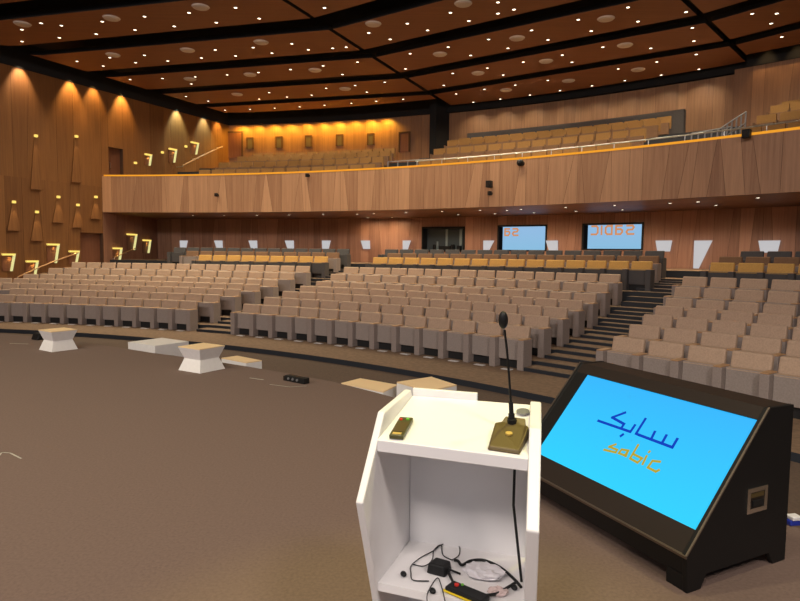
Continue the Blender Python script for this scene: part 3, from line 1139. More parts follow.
low = [(1, 14, 253.5, 271, WL0, WLD, WLN, 'leaning glowing niche light at the very left edge beside the rows'),
       (25, 37, 260.5, 277, WL0, WLD, WLN, 'leaning niche light on left wall, lowest of all'),
       (46, 58, 243.5, 263, WL0, WLD, WLN, 'tall leaning niche light high above the wall handrail'),
       (68, 78, 250.5, 264, WL0, WLD, WLN, 'leaning niche light just before the dark recessed side door'),
       (112, 120, 247.5, 262, WL0, d2, n2, 'niche light under the balcony, nearest the recessed side door'),
       (126, 135, 233.5, 250, WL0, d2, n2, 'niche light under the balcony, highest of three'),
       (142, 149, 239.5, 253, WL0, d2, n2, 'niche light under the balcony, nearest the dark corner'),
       (144, 150.5, 153.5, 166, WL0, WLD, WLN, 'balcony level niche light nearest the balcony side door'),
       (168, 175.5, 148, 163, WL0, WLD, WLN, 'balcony level niche light, middle of three'),
       (190, 197.5, 141.5, 155, WL0, WLD, WLN, 'balcony level niche light nearest the rear corner')]
for a in low:
    alcove(*a)

def wedge(px, py, hh, label):
    p = wl(px, py)
    root = empty('wedge_wall_lamp', (p.x, p.y, p.z), math.atan2(WLD.y, WLD.x))
    mb = MB()
    mb.box(-.06, .06, -.12, -.02, -.05, .05)
    mb.build('lamp', M['lamp_yellow'], root, bevel=.01)
    if hh:
        mb = MB()
        b = [(-.30, -.10, -hh), (.17, -.10, -hh), (.17, -.02, -hh), (-.30, -.02, -hh)]
        t = [(-.06, -.05, -.07), (.08, -.05, -.07), (.08, -.02, -.07), (-.06, -.02, -.07)]
        mb.hexa(b, t)
        mb.build('wooden_wedge', M['wall_wood'], root)
        q = p + WLN * .30
        spot_lamp('wedge_lamp_bulb', (q.x, q.y, p.z - .02), (p.x + WLN.x * .1, p.y + WLN.y * .1, p.z - hh), 16, 60, (1, .72, .35), .8, .03)
    tag(root, label, 'wall lamp', 'wedge lamps on the side wall')
for x, y, h, lb in ((13, 202, 1.15, 'wedge lamp with wooden flare below, nearest the left picture edge'), (36, 212, 1.2, 'low wedge lamp with flare, second from the left picture edge'),
                    (57.5, 197, 1.1, 'wedge lamp with flare, third from the left picture edge'), (77, 205, 1.0, 'small wedge lamp with flare just above the recessed side door'),
                    (95, 197, 1.0, 'wedge lamp with flare close beside the balcony front end'), (35, 136, 2.2, 'upper wedge lamp on tall left wall, left of two'),
                    (75.5, 136.5, 2.0, 'upper wedge lamp on tall left wall, right of two'), (134.5, 163, 0, 'small balcony level wall lamp beside the balcony door'),
                    (161.5, 152.5, 0, 'small balcony level wall lamp, middle of three'), (185, 146.5, 0, 'small balcony level wall lamp, nearest the rear corner')):
    wedge(x, y, h, lb)

# white leaning lamp panels on the rear wall
def rear_panel(px, w_px, lean, hh, label):
    p = at_r(px, 240.6, R_REAR)
    ang = angle_of(p)
    W = w_px / FPX * math.hypot(p.x, p.y) * 1.02
    H = hh
    root = empty('leaning_lamp_panel', polar(R_REAR - .02, ang, p.z - H), -R(ang))
    mb = MB()
    l, r_ = -W / 2, W / 2
    kk = .30 if H > .5 else .74
    bl, br = (l, l + W * kk) if lean > 0 else ((r_ - W * kk, r_) if lean < 0 else (l + W * .12, r_ - W * .12))
    mb.prism([(l, -.10, H), (r_, -.10, H), (br, -.06, 0), (bl, -.06, 0)], (0, .06, 0))
    mb.build('lamp_face', M['lamp_white'], root, bevel=.006)
    mb = MB()
    mb.prism([(l + .06, -.04, H - .06), (r_ - .06, -.04, H - .06), (br - .01, -.01, .05), (bl + .01, -.01, .05)], (0, .05, 0))
    mb.build('backing', M['grey_metal'], root)
    tag(root, label, 'wall lamp', 'white lamp panels on the rear wall')
for i, (x, wpx, ln) in enumerate(((184.5, 7.5, 1), (219, 8, -1), (253.5, 8.5, -1), (290, 9, -1), (327, 9, 1), (366, 9.5, -1), (407.5, 8.5, 1), (489.5, 11, 1), (552.5, 11.5, -1), (664.5, 14, 0), (704, 14.5, 1), (770, 16, 0))):
    nm = 'white leaning lamp panel on rear wall under balcony, %s from the left' % ordw(i + 1)
    rear_panel(x, wpx, ln, {407.5: .75, 489.5: .66, 704: 1.04}.get(x, .42), nm)

# handrails along the side wall
def hand_rail(pxs, n, p0, label, off=.12):
    pts = [at_plane(x, y, p0, n) + n * off for x, y in pxs]
    root = empty('handrail', pts[0])
    mb = MB()
    mb.tube([p - pts[0] for p in pts], .028)
    mb.build('rail', M['arm_cap'], root)
    for p in pts:
        mb = MB()
        q = p - pts[0]
        mb.tube([q, q - Vector((0, 0, .06)) , q - Vector((0, 0, .06)) - n * (off - .02)], .014)
        mb.build('bracket', M['steel'], root)
    tag(root, label, 'handrail')
hand_rail([(16, 277), (37, 267.5), (56, 260), (77, 252.5)], WLN, WL0, 'sloping pale handrail on the left wall beside the rows')
hand_rail([(112, 257.5), (124, 252), (134, 248)], n2, WL0, 'short sloping handrail under the balcony beside niche lights')
hand_rail([(176, 166), (192, 158), (216, 147)], WLN, WL0, 'sloping handrail at balcony level near the rear corner', .5)

# balcony rail and posts
root = empty('balcony_rail', polar(R_BALC + .2, 40, Z_PARAPET))
o0 = root.location.copy()
mb = MB()
mb.tube([polar(R_BALC + .18, a, Z_PARAPET + .26) - o0 for a in [27.5 + i * .75 for i in range(50)]], .022)
mb.build('rail', M['steel'], root)
for i in range(22):
    a = 27.6 + i * 1.7
    mb = MB()
    q = polar(R_BALC + .18, a, Z_PARAPET) - o0
    mb.tube([q, q + Vector((0, 0, .26))], .014)
    mb.build('post', M['steel'], root)
tag(root, 'thin steel handrail running along the balcony parapet', 'railing')

def stair_rail(px0, px1, py, label, rise):
    a0, a1 = angle_of(at_r(px0, py, 37.1)), angle_of(at_r(px1, py, 37.1))
    root = empty('stair_railing', polar(37.1, a0, Z_DECK))
    o0 = root.location.copy()
    n = 7
    tops = []
    for i in range(n):
        a = a0 + (a1 - a0) * i / (n - 1)
        z = rise * i / (n - 1)
        mb = MB()
        q = polar(37.1 + .25 * i, a, Z_DECK) - o0
        mb.tube([q, q + Vector((0, 0, .95 + z))], .025)
        mb.build('baluster', M['grey_metal'], root)
        tops.append(q + Vector((0, 0, .95 + z)))
    for dz in (0, -.35):
        mb = MB()
        mb.tube([t + Vector((0, 0, dz)) for t in tops], .02)
        mb.build('rail', M['grey_metal'], root)
    tag(root, label, 'railing', 'stair railings on the balcony')
stair_rail(388, 432, 160, 'steel stair railing on balcony beside the black wall fin', .25)
stair_rail(692, 716, 128, 'steel stair railing on balcony beneath the step in the upper wall', .35)
stair_rail(718, 730, 124, 'short steel railing at head of the balcony stair', .75)
# dark seat rail tops (wooden desk tops) along the last centre row
mb = MB()
sector(mb, 42.95, 43.25, 27.0, 40.0, brow_z(1, 3) + 1.18)
riser(mb, 42.95, 27.0, 40.0, brow_z(1, 3) + .1, brow_z(1, 3) + 1.18, mi=0)
riser(mb, 43.25, 27.0, 40.0, brow_z(1, 3) + .1, brow_z(1, 3) + 1.18, mi=0, inward=False)
tag(mb.build('rear_parapet', M['charcoal']), 'low dark parapet behind the topmost balcony row', 'parapet')
# doors and panels on the upper wall
def upper_door(nm, px0, px1, py0, py1, mat, label, kind=None):
    s0, s1 = span(RU, px0, px1, (py0 + py1) / 2)
    z1, z0 = at_r((px0 + px1) / 2, py0, RU).z, at_r((px0 + px1) / 2, py1, RU).z
    mb = MB()
    b = [rear_pt(s0, z0, .07, RU), rear_pt(s1, z0, .07, RU), rear_pt(s1, z0, .0, RU), rear_pt(s0, z0, .0, RU)]
    mb.hexa(b, [Vector((p.x, p.y, z1)) for p in b])
    o = mb.build(nm, mat)
    fr = MB()
    t = .08
    for (a, c, zz0, zz1) in ((s0 - t, s0, z0, z1 + t), (s1, s1 + t, z0, z1 + t), (s0, s1, z1, z1 + t)):
        b = [rear_pt(a, zz0, .1, RU), rear_pt(c, zz0, .1, RU), rear_pt(c, zz0, .0, RU), rear_pt(a, zz0, .0, RU)]
        fr.hexa(b, [Vector((p.x, p.y, zz1)) for p in b])
    fr.build('door_frame' if 'door' in nm else 'panel_frame', M['seam'], o)
    if kind:
        structure(o, label)
    else:
        tag(o, label, 'wall grille', 'grey grilles on the upper wall')
    return o
upper_door('door_3', 228.5, 242, 133, 158, M['door_wood'], 'wooden balcony rear door', 'structure')
upper_door('door_4', 400.5, 409, 133.5, 152, M['door_wood'], 'plain balcony rear door', 'structure')
for i, (x, y) in enumerate(((250.5, 139), (279.5, 138), (309, 137), (340, 136), (371, 135))):
    upper_door('wall_grille', x - 2.2, x + 2.2, y, y + 10, M['grille_dark'], 'small grey grille on the amber upper wall, %s from the left' % ordw(i + 1))

# small black devices on the balcony front
def balcony_device(px, py, kind, label):
    p = at_r(px, py, R_BALC - .12)
    ang = angle_of(p)
    root = empty({'dome': 'dome_camera'}.get(kind, 'balcony_spotlight'), p, -R(ang))
    if kind == 'dome':
        mb = MB()
        mb.ball((0, -.08, 0), .125, .125, .125, 10)
        mb.build('dome', M['plastic_black'], root, smooth=True)
        mb = MB()
        mb.cyl((0, -.03, 0), .09, .13, 'Y', 16)
        mb.build('mount', M['plastic_black'], root)
        mb = MB()
        mb.cyl((0, -.212, .02), .035, .02, 'Y', 14)
        mb.build('lens', M['chrome'], root)
    else:
        s = 1.0 if kind == 'big' else .62
        mb = MB()
        mb.box(-.10 * s, .10 * s, -.22 * s, -.02, -.12 * s, .12 * s)
        mb.build('body', M['plastic_black'], root, bevel=.015)
        mb = MB()
        mb.cyl((0, -.22 * s, 0), .07 * s, -.03, 'Y', 14)
        mb.build('lens', M['lamin_warm'], root)
        mb = MB()
        mb.box(-.03, .03, -.05, .12, -.04, .04)
        mb.build('bracket', M['plastic_black'], root)
    tag(root, label, 'camera' if kind == 'dome' else 'spotlight')
balcony_device(217, 195, 'small', 'small black spotlight low on the balcony front at the left')
balcony_device(308, 175.5, 'small', 'small black spotlight at the parapet top, left half')
balcony_device(490.5, 184.5, 'big', 'black box spotlight on balcony front, upper of a stacked pair')
balcony_device(490.5, 193.5, 'small', 'smaller black spotlight hanging just under a bigger box spotlight')
balcony_device(521, 163, 'dome', 'round black dome camera near the top of balcony front')
balcony_device(748, 134.5, 'big', 'black spotlight at parapet top near the right picture edge')

# ------------------------------------------------------------------ lectern
ORG = Vector((0.24, 2.15, 0))
FL, FR = Vector((-.074, 2.049, 0)), Vector((.415, 1.871, 0))       # inner ends of the shelf front edge
BL, BR = Vector((.056, 2.406, 0)), Vector((.508, 2.279, 0))       # inner ends of the back
lect = empty('lectern', ORG)
def lv(p, z):
    return Vector((p.x - ORG.x, p.y - ORG.y, z))
def side_panel(F, B, out, name):
    d = (B - F).normalized()
    prof = [(-.165, 0.0), (-.013, .45), (.122, .825), (-.069, 1.087), (-.36, 1.108), (-.385, 1.075), (-.385, 0.0)]
    # first numbers are distances from the shelf front towards the speaker
    prof = [(-u, z) for u, z in prof]
    mb = MB()
    mb.prism([lv(F + d * u, z) for u, z in prof], out)
    return mb.build(name, M['white'], lect, bevel=.005)
wv = (FR - FL).normalized()
T = .027
side_panel(FL, BL, -wv * T, 'side_panel')
side_panel(FR, BR, wv * .040, 'side_panel')
SL = .08 / .38
# sloping top
mb = MB()
z0, z1 = 1.006, 1.08
mb.hexa([lv(FL, z0 - .042), lv(FR, z0 - .042), lv(BR, z1 - .042), lv(BL, z1 - .042)], [lv(FL, z0), lv(FR, z0), lv(BR, z1), lv(BL, z1)])
mb.build('top', M['white'], lect, bevel=.003)
# low lip along part of the back edge
bd = (BR - BL)
bn = Vector((-bd.y, bd.x, 0)).normalized()
mb = MB()
e = BL + bd * .56
mb.hexa([lv(BL, z1 - .03), lv(e, z1 - .03), lv(e + bn * .02, z1 - .03), lv(BL + bn * .02, z1 - .03)], [lv(BL, z1 + .03), lv(e, z1 + .028), lv(e + bn * .02, z1 + .028), lv(BL + bn * .02, z1 + .03)])
mb.build('back_lip', M['white'], lect, bevel=.003)
# back board and inner shelf
mb = MB()
mb.hexa([lv(BL - bn * .02, 0), lv(BR - bn * .02, 0), lv(BR, 0), lv(BL, 0)], [lv(BL - bn * .02, 1.03), lv(BR - bn * .02, 1.03), lv(BR, 1.03), lv(BL, 1.03)])
mb.build('back_panel', M['white'], lect)
SHZ = .478
FLs, FRs = FL + (BL - FL).normalized() * .02, FR + (BR - FR).normalized() * .02
mb = MB()
mb.hexa([lv(FLs, SHZ - .03), lv(FRs, SHZ - .03), lv(BR - bn * .02, SHZ - .03), lv(BL - bn * .02, SHZ - .03)], [lv(FLs, SHZ), lv(FRs, SHZ), lv(BR - bn * .02, SHZ), lv(BL - bn * .02, SHZ)])
mb.build('shelf', M['white'], lect)
# cable grommet in the top
TN = None
tp0, tp1, tp2 = Vector((FL.x, FL.y, z0)), Vector((FR.x, FR.y, z0)), Vector((BL.x, BL.y, z1))
TN = (tp1 - tp0).cross(tp2 - tp0).normalized()
if TN.z < 0:
    TN = -TN
def on_top(px, py, lift=0.0):
    return at_plane(px, py, tp0 + TN * lift, TN)
def slope_matrix(p, yaw_vec):
    y = (yaw_vec - TN * yaw_vec.dot(TN)).normalized()
    x = y.cross(TN)
    m4 = Matrix((x, y, TN)).transposed().to_4x4()
    m4.translation = p
    return m4
g = on_top(523, 412.5)
ring = MB()
ring.cyl((0, 0, .0005), .024, .006, n=24)
ro = ring.build('cable_grommet', M['grey_metal'], lect)
m4 = slope_matrix(g, BL - FL)
ro.matrix_parent_inverse = Matrix.Identity(4)
ro.matrix_basis = Matrix.Translation(-ORG) @ m4
tag(lect, 'white open lectern with sloped top in front of the stage, facing the seats', 'lectern')

# gooseneck microphone on the lectern
foot = on_top(510.5, 437)
mm = slope_matrix(foot, BL - FL)
mic = empty('gooseneck_microphone', (0, 0, 0))
mic.matrix_world = mm
def dist_scale(px, p):
    return px / FPX * math.hypot(p.x, p.y)
mb = MB()
outline = [(-.058, -.110), (.050, -.116), (.064, .020), (.050, .036), (.044, .066), (-.030, .070), (-.040, .044), (-.062, .028)]
bot = [(x, y, .001) for x, y in outline]
top = [(x * .93, y * .93, .046 if y > .05 else (.036 if y > 0 else .014)) for x, y in outline]
n = len(outline)
mb.face([bot[i] for i in range(n)][::-1])
mb.face(top)
for i in range(n):
    j = (i + 1) % n
    mb.face([bot[i], bot[j], top[j], top[i]])
mb.build('base', M['bronze'], mic, bevel=.004)
mb = MB()
mb.cyl((0, -.03, .026), .012, .005, n=20)
mb.build('talk_button', M['gold_edge'], mic)
# stem in world coordinates
dirn = (BL - FL).normalized()
def vert_at(px, py, q):
    d = ray(px, py)
    s = math.hypot(q.x, q.y) / math.hypot(d.x, d.y)
    return Vector((0, 0, CAMZ)) + d * s
s0 = on_top(512, 425, .024)
s1 = vert_at(510.8, 402, s0)
s2 = vert_at(508.5, 368, s0 - dirn * .01)
s3 = vert_at(504.6, 330, s0 - dirn * .03)
inv = mm.inverted()
mb = MB()
mb.cyl((0, 0, 0), .016, .03, n=14)
o = mb.build('socket', M['plastic_black'], mic)
o.location = inv @ s0 - Vector((0, 0, .006))
mb = MB()
mb.tube([inv @ s0, inv @ (s0 * .5 + s1 * .5)], .011, 10)
mb.tube([inv @ (s0 * .5 + s1 * .5), inv @ s1], .008, 10)
mb.build('stem_sleeve', M['plastic_black'], mic)
mb = MB()
mb.tube([inv @ s1, inv @ (s1 * .5 + s2 * .5), inv @ s2, inv @ (s2 * .5 + s3 * .5 + Vector((.001, 0, 0))), inv @ s3], .0042, 8)
mb.build('gooseneck', M['lamin_black'], mic)
hd = vert_at(503.2, 320, s0 - dirn * .04)
mb = MB()
mb.ball(inv @ hd, .0165, .0165, .031, 12)
mb.build('foam_windscreen', M['plastic_black'], mic, smooth=True)
tag(mic, 'gooseneck microphone with bronze base standing on the white lectern top', 'microphone')

# small control unit on the lectern top
def handset(name, pts, lift, label, cat, body_mat, extra=True):
    q = [on_top(x, y) for x, y in pts]
    c = sum(q, Vector()) / 4
    yv = ((q[0] + q[1]) / 2 - (q[2] + q[3]) / 2)
    mt4 = slope_matrix(c, yv)
    root = empty(name, (0, 0, 0))
    root.matrix_world = mt4
    L = yv.length
    W = ((q[0] - q[1]).length + (q[3] - q[2]).length) / 2
    mb = MB()
    mb.box(-W / 2, W / 2, -L / 2, L / 2, .001, .018)
    mb.build('body', body_mat, root, bevel=.004)
    mb = MB()
    mb.box(-W / 2 * .84, W / 2 * .84, -L / 2 * .62, L / 2 * .38, .018, .0195)
    mb.build('keypad', M['bronze'], root)
    mb = MB()
    mb.cyl((-W * .26, L * .32, .017), .006, .005, n=14)
    mb.build('red_button', M['red'], root)
    mb = MB()
    mb.cyl((W * .2, L * .36, .017), .006, .005, n=14)
    mb.build('green_button', M['green'], root)
    mb = MB()
    mb.box(-W / 2 * .6, W / 2 * .6, -L / 2 * .9, -L / 2 * .72, .018, .0195)
    mb.build('name_plate', M['gold_edge'], root)
    tag(root, label, cat)
    return root
handset('handheld_remote', [(400.5, 420.5), (413, 422), (403.5, 441.0), (389, 439)], 0, 'olive handheld remote with red button lying on the lectern top', 'remote', M['olive'])

# things on the lectern's inner shelf
def on_shelf(px, py, z=SHZ):
    return at_z(px, py, z)
def curve_px(pts, z0=SHZ + .004, n=5):
    P = [at_z(p[0], p[1], p[2] if len(p) > 2 else z0) for p in pts]
    out = []
    for i in range(len(P) - 1):
        a, b, c, d = P[max(0, i - 1)], P[i], P[i + 1], P[min(len(P) - 1, i + 2)]
        for k in range(n):
            t = k / n
            out.append(0.5 * ((2 * b) + (c - a) * t + (2 * a - 5 * b + 4 * c - d) * t * t + (3 * b - a - 3 * c + d) * t ** 3))
    out.append(P[-1])
    return out
Z1 = SHZ + .006
mb = MB()
mb.tube(curve_px([(429, 581), (413, 580), (411, 573), (411, 566), (420, 558), (433, 551), (441, 545), (452, 541.8), (459, 546), (459, 555), (452, 560)], Z1), .0021, 6)
mb.tube(curve_px([(452, 560), (443, 555), (441, 545), (434, 550), (432, 560), (424, 566), (412, 564)], Z1), .0021, 6)
tag(mb.build('thin_wire', M['plastic_black']), 'tangled thin black wire on the shelf inside the lectern', 'wire')
mb = MB()
mb.tube(curve_px([(427, 601), (428, 592), (437, 578), (441, 585), (445, 601)], Z1 + .002), .002, 6)
tag(mb.build('thin_wire', M['plastic_black']), 'short thin wire loop near the front of the lectern shelf', 'wire')
def thick(px_list, rad, label, z=Z1 + .003):
    mb = MB()
    mb.tube(curve_px(px_list, z), rad, 8)
    return tag(mb.build('black_cable', M['plastic_black']), label, 'cable', 'thick black cables in the lectern')
thick([(454, 560), (458, 561), (462, 565), (470, 561), (482, 560), (494, 564), (504, 570), (515, 580), (521, 587)], .0056, 'thick black cable arching across the back of the lectern shelf')
thick([(447, 570), (452, 580), (456, 588), (466, 594), (480, 595.5), (495, 594), (505, 589), (515, 583)], .0052, 'thick black cable curving along the front of the lectern shelf', Z1 + .008)
# hanging microphone cable
cpl = on_shelf(521.5, 583)
top_in, mid_in, mid2, bot_in = [at_plane(x, y, cpl, bn) for x, y in ((514.5, 471.5), (513.5, 505), (518, 548), (521.5, 583))]
hi = Vector((top_in.x, top_in.y, 1.02))
bot_in.z = SHZ + .006
mb = MB()
mb.tube([hi, top_in, mid_in, mid2, bot_in], .005, 8)
tag(mb.build('black_cable', M['plastic_black']), 'black microphone cable hanging down inside the lectern', 'cable', 'thick black cables in the lectern')
# power adapter
c = on_shelf(439, 572)
root = empty('power_adapter', c, R(-25))
mb = MB()
mb.hexa([(-.04, -.03, 0), (.035, -.032, 0), (.042, .03, 0), (-.03, .036, 0)], [(-.034, -.026, .04), (.03, -.028, .04), (.036, .026, .04), (-.024, .03, .04)])
mb.build('body', M['plastic_black'], root, bevel=.006)
mb = MB()
mb.tube([(.036, .0, .02), (.06, .004, .014), (.08, .012, .006)], .004)
mb.build('cord_stub', M['plastic_black'], root)
tag(root, 'black block power adapter among wires on the lectern shelf', 'adapter')
# clip-on microphone capsules
for x, y, lb in ((403.5, 576.5, 'tiny black earpiece near the left corner of the lectern shelf'), (432.5, 593.5, 'tiny black capsule at the front of the lectern shelf'),
                 (514, 590, 'black plug lying below the hanging microphone cable')):
    c = on_shelf(x, y)
    mb = MB()
    mb.ball((0, 0, .010), .011, .015, .009, 8)
    o = mb.build('small_plug', M['plastic_black'], smooth=True)
    o.location = c
    o.rotation_euler = (0, 0, R(20))
    tag(o, lb, 'plug')
# second handset on the shelf, partly out of the picture
c = on_shelf(467, 597)
root = empty('wireless_handset', c, R(-38))
mb = MB()
mb.box(-.075, .075, -.028, .028, .0, .024)
mb.build('body', M['plastic_black'], root, bevel=.006)
mb = MB()
mb.box(-.078, .05, -.0305, -.0255, .006, .012)
mb.build('yellow_edge', M['yellow_plastic'], root)
mb = MB()
mb.cyl((-.045, .004, .023), .008, .006, n=14)
mb.build('red_button', M['red'], root)
mb = MB()
mb.cyl((-.03, .018, .023), .005, .005, n=12)
mb.build('green_button', M['green'], root)
tag(root, 'black handset with red button and yellow edge on the lectern shelf', 'handset')
# crumpled clear bag and papers
def crumple(name, px, py, rx, ry, rz, mat, seed, label, cat, rot=0):
    c = on_shelf(px, py)
    rr = random.Random(seed)
    bm = bmesh.new()
    bmesh.ops.create_icosphere(bm, subdivisions=3, radius=1.0)
    for v in bm.verts:
        k = 1 + rr.uniform(-.16, .16)
        v.co = Vector((v.co.x * rx * k, v.co.y * ry * k, max(0.0, v.co.z * .5 + .5) * rz * k))
    me = bpy.data.meshes.new(name)
    bm.to_mesh(me)
    bm.free()
    me.materials.append(mat)
    o = bpy.data.objects.new(name, me)
    COL.objects.link(o)
    o.location = c
    o.rotation_euler = (0, 0, R(rot))
    return tag(o, label, cat)
crumple('plastic_bag', 484, 576, .075, .05, .035, M['parcel'], 3, 'crumpled pale plastic bag between the cables on the lectern shelf', 'bag', -15)
crumple('paper_scrap', 498, 594.5, .035, .025, .022, M['pink_paper'], 5, 'crumpled pink paper scrap at the front of the lectern shelf', 'paper')

# ------------------------------------------------------------------ wedge monitor cabinet
FT = Vector((1.432, 2.841, 0))
EU = Vector((0.8957, 0.4447, 0)).normalized()     # depth, front to back
EW = Vector((-0.418, 0.909, 0)).normalized()    # width, right panel to left panel
WID = 1.44
mon = empty('wedge_monitor', FT)
def mv(u, w_, z):
    return EU * u + EW * w_ + Vector((0, 0, z))
prof = [(0, 0), (.10, 0), (.14, .07), (.64, .07), (.68, 0), (.79, 0), (.785, .87), (.57, .873), (-.018, .195), (-.012, .165)]
def side(w0, w1, name):
    mb = MB()
    mb.prism([mv(u, w0, z) for u, z in prof], EW * (w1 - w0))
    return mb.build(name, M['lamin_black'], mon, bevel=.003)
side(0, .028, 'side_panel')
side(WID - .028, WID, 'side_panel')
# slope frame: local coordinates (a along the width from the right, s down the slope)
P0, P1 = mv(.57, 0, .873), mv(-.018, 0, .195)
SD = (P1 - P0).normalized()
SLN = (P1 - P0).length
SN = EW.cross(SD)
if SN.z < 0:
    SN = -SN
def sp(a, s, lift=0.0):
    return P0 + EW * a + SD * s + SN * lift
SA0, SA1, SS0, SS1 = .030, 1.31, .080, .757
def slab(a0, a1, s0, s1, l0, l1, name, mat, bev=.0):
    mb = MB()
    mb.hexa([sp(a1, s1, l0), sp(a0, s1, l0), sp(a0, s0, l0), sp(a1, s0, l0)], [sp(a1, s1, l1), sp(a0, s1, l1), sp(a0, s0, l1), sp(a1, s0, l1)])
    return mb.build(name, mat, mon, bevel=bev)
slab(.028, WID - .028, .0, SS0, -.03, -.004, 'upper_bezel', M['lamin_warm'])
slab(.028, WID - .028, SS1, SLN - .002, -.03, -.004, 'lower_bezel', M['lamin_warm'])
slab(SA1, WID - .028, SS0, SS1, -.03, -.004, 'side_bezel', M['lamin_black'])
slab(.03, WID - .03, .02, SLN - .02, -.075, -.04, 'display_housing', M['plastic_black'])
mb = MB()
mb.face([sp(SA1, SS1, -.012), sp(SA0, SS1, -.012), sp(SA0, SS0, -.012), sp(SA1, SS0, -.012)], [(0, 0), (1, 0), (1, 1), (0, 1)])
scr = mb.build('screen', M['screen'], mon)
def mon_px(px, py, lift=-.011):
    n = SN
    p = at_plane(px, py, FT + P0 + SN * lift, n)
    return p - FT
def lettering(name, strokes, width, mat):
    mb = MB()
    for st in strokes:
        pts = []
        for (x, y) in st:
            q = mon_px(590 + x / 6.68, 395 + y / 6.68)
            d = q - P0
            g = EW.dot(SD)
            de, ds = d.dot(EW), d.dot(SD)
            pts.append((-(de - g * ds) / (1 - g * g), (ds - g * de) / (1 - g * g)))
        ribbon(mb, pts, width, lambda a, s, l: sp(-a, s, l), -.0105)
    return mb.build(name, mat, scr)
ARABIC = [[(235, 118), (148, 150), (228, 194), (214, 214)], [(55, 172), (270, 246), (300, 202)], [(206, 274), (220, 264)],
          [(370, 160), (308, 258), (330, 268), (550, 350), (583, 294)], [(433, 246), (408, 296)], [(510, 270), (481, 322)]]
LATIN = [[(172, 330), (128, 346), (182, 366), (172, 384), (95, 366)], [(258, 372), (212, 364), (192, 388), (232, 404), (254, 374), (240, 410)],
         [(322, 334), (268, 424), (318, 452), (348, 424), (296, 398)], [(378, 408), (352, 462)], [(394, 382), (399, 377)], [(468, 446), (418, 440), (386, 484), (440, 512), (460, 502)]]
lettering('blue_lettering', ARABIC, .0175, M['ink_blue'])
lettering('orange_lettering', LATIN, .0150, M['ink_orange'])
# top board, skirt, back
mb = MB()
mb.hexa([mv(.785, .028, .845), mv(.785, WID - .028, .845), mv(.565, WID - .028, .845), mv(.565, .028, .845)][::-1], [mv(.785, .028, .866), mv(.785, WID - .028, .866), mv(.57, WID - .028, .866), mv(.57, .028, .866)][::-1])
mb.build('top_panel', M['lamin_warm'], mon)
mb = MB()
mb.hexa([mv(.01, WID - .028, .07), mv(.01, .028, .07), mv(.03, .028, .07), mv(.03, WID - .028, .07)], [mv(-.01, WID - .028, .175), mv(-.01, .028, .175), mv(.03, .028, .175), mv(.03, WID - .028, .175)])
mb.build('front_skirt', M['lamin_black'], mon)
mb = MB()
mb.hexa([mv(.765, WID - .028, .07), mv(.765, .028, .07), mv(.785, .028, .07), mv(.785, WID - .028, .07)], [mv(.765, WID - .028, .85), mv(.765, .028, .85), mv(.785, .028, .85), mv(.785, WID - .028, .85)])
mb.build('back_panel', M['lamin_black'], mon)
for (w0, w1) in ((.028, .13), (WID - .13, WID - .028)):
    mb = MB()
    mb.hexa([mv(.004, w1, 0), mv(.004, w0, 0), mv(.03, w0, 0), mv(.03, w1, 0)], [mv(.004, w1, .08), mv(.004, w0, .08), mv(.03, w0, .08), mv(.03, w1, .08)])
    mb.build('foot', M['lamin_black'], mon)
# metal edge trims
for (w0, w1) in ((-.004, .006), (WID - .006, WID + .004)):
    mb = MB()
    mb.hexa([sp(w1, SLN, -.004), sp(w0, SLN, -.004), sp(w0, .0, -.004), sp(w1, .0, -.004)], [sp(w1, SLN, .004), sp(w0, SLN, .004), sp(w0, .0, .004), sp(w1, .0, .004)])
    mb.build('edge_trim', M['trim_metal'], mon)
mb = MB()
mb.hexa([mv(-.02, WID, .180), mv(-.02, 0, .180), mv(-.01, 0, .180), mv(-.01, WID, .180)], [mv(-.024, WID, .194), mv(-.024, 0, .194), mv(-.012, 0, .198), mv(-.012, WID, .198)])
mb.build('lower_trim', M['trim_metal'], mon)
# recessed case handle
hp = []
mb = MB()
u0, u1, hz0, hz1 = .425, .59, .325, .460
def hbox(a, b, c, d, o0, o1, mb):
    mb.hexa([mv(a, -o1, c), mv(b, -o1, c), mv(b, -o0, c), mv(a, -o0, c)], [mv(a, -o1, d), mv(b, -o1, d), mv(b, -o0, d), mv(a, -o0, d)])
t = .024
hbox(u0, u1, hz0, hz0 + t, 0, .006, mb)
hbox(u0, u1, hz1 - t, hz1, 0, .006, mb)
hbox(u0, u0 + t, hz0 + t, hz1 - t, 0, .006, mb)
hbox(u1 - t, u1, hz0 + t, hz1 - t, 0, .006, mb)
hh = mb.build('case_handle', M['chrome'], mon)
mb = MB()
hbox(u0 + t, u1 - t, hz0 + t, hz1 - t, 0, .002, mb)
mb.build('recess', M['lamin_warm'], hh)
mb = MB()
hbox(u0 + .04, u1 - .04, hz0 + .036, hz0 + .066, .002, .012, mb)
mb.build('grip', M['plastic_black'], hh)
mb = MB()
hbox(u0 + .03, u1 - .03, hz0 + .082, hz1 - .03, .002, .005, mb)
mb.build('hinge_plate', M['bronze'], hh)
tag(mon, 'large black sloped floor monitor cabinet with bright blue screen and chrome side handle', 'monitor')

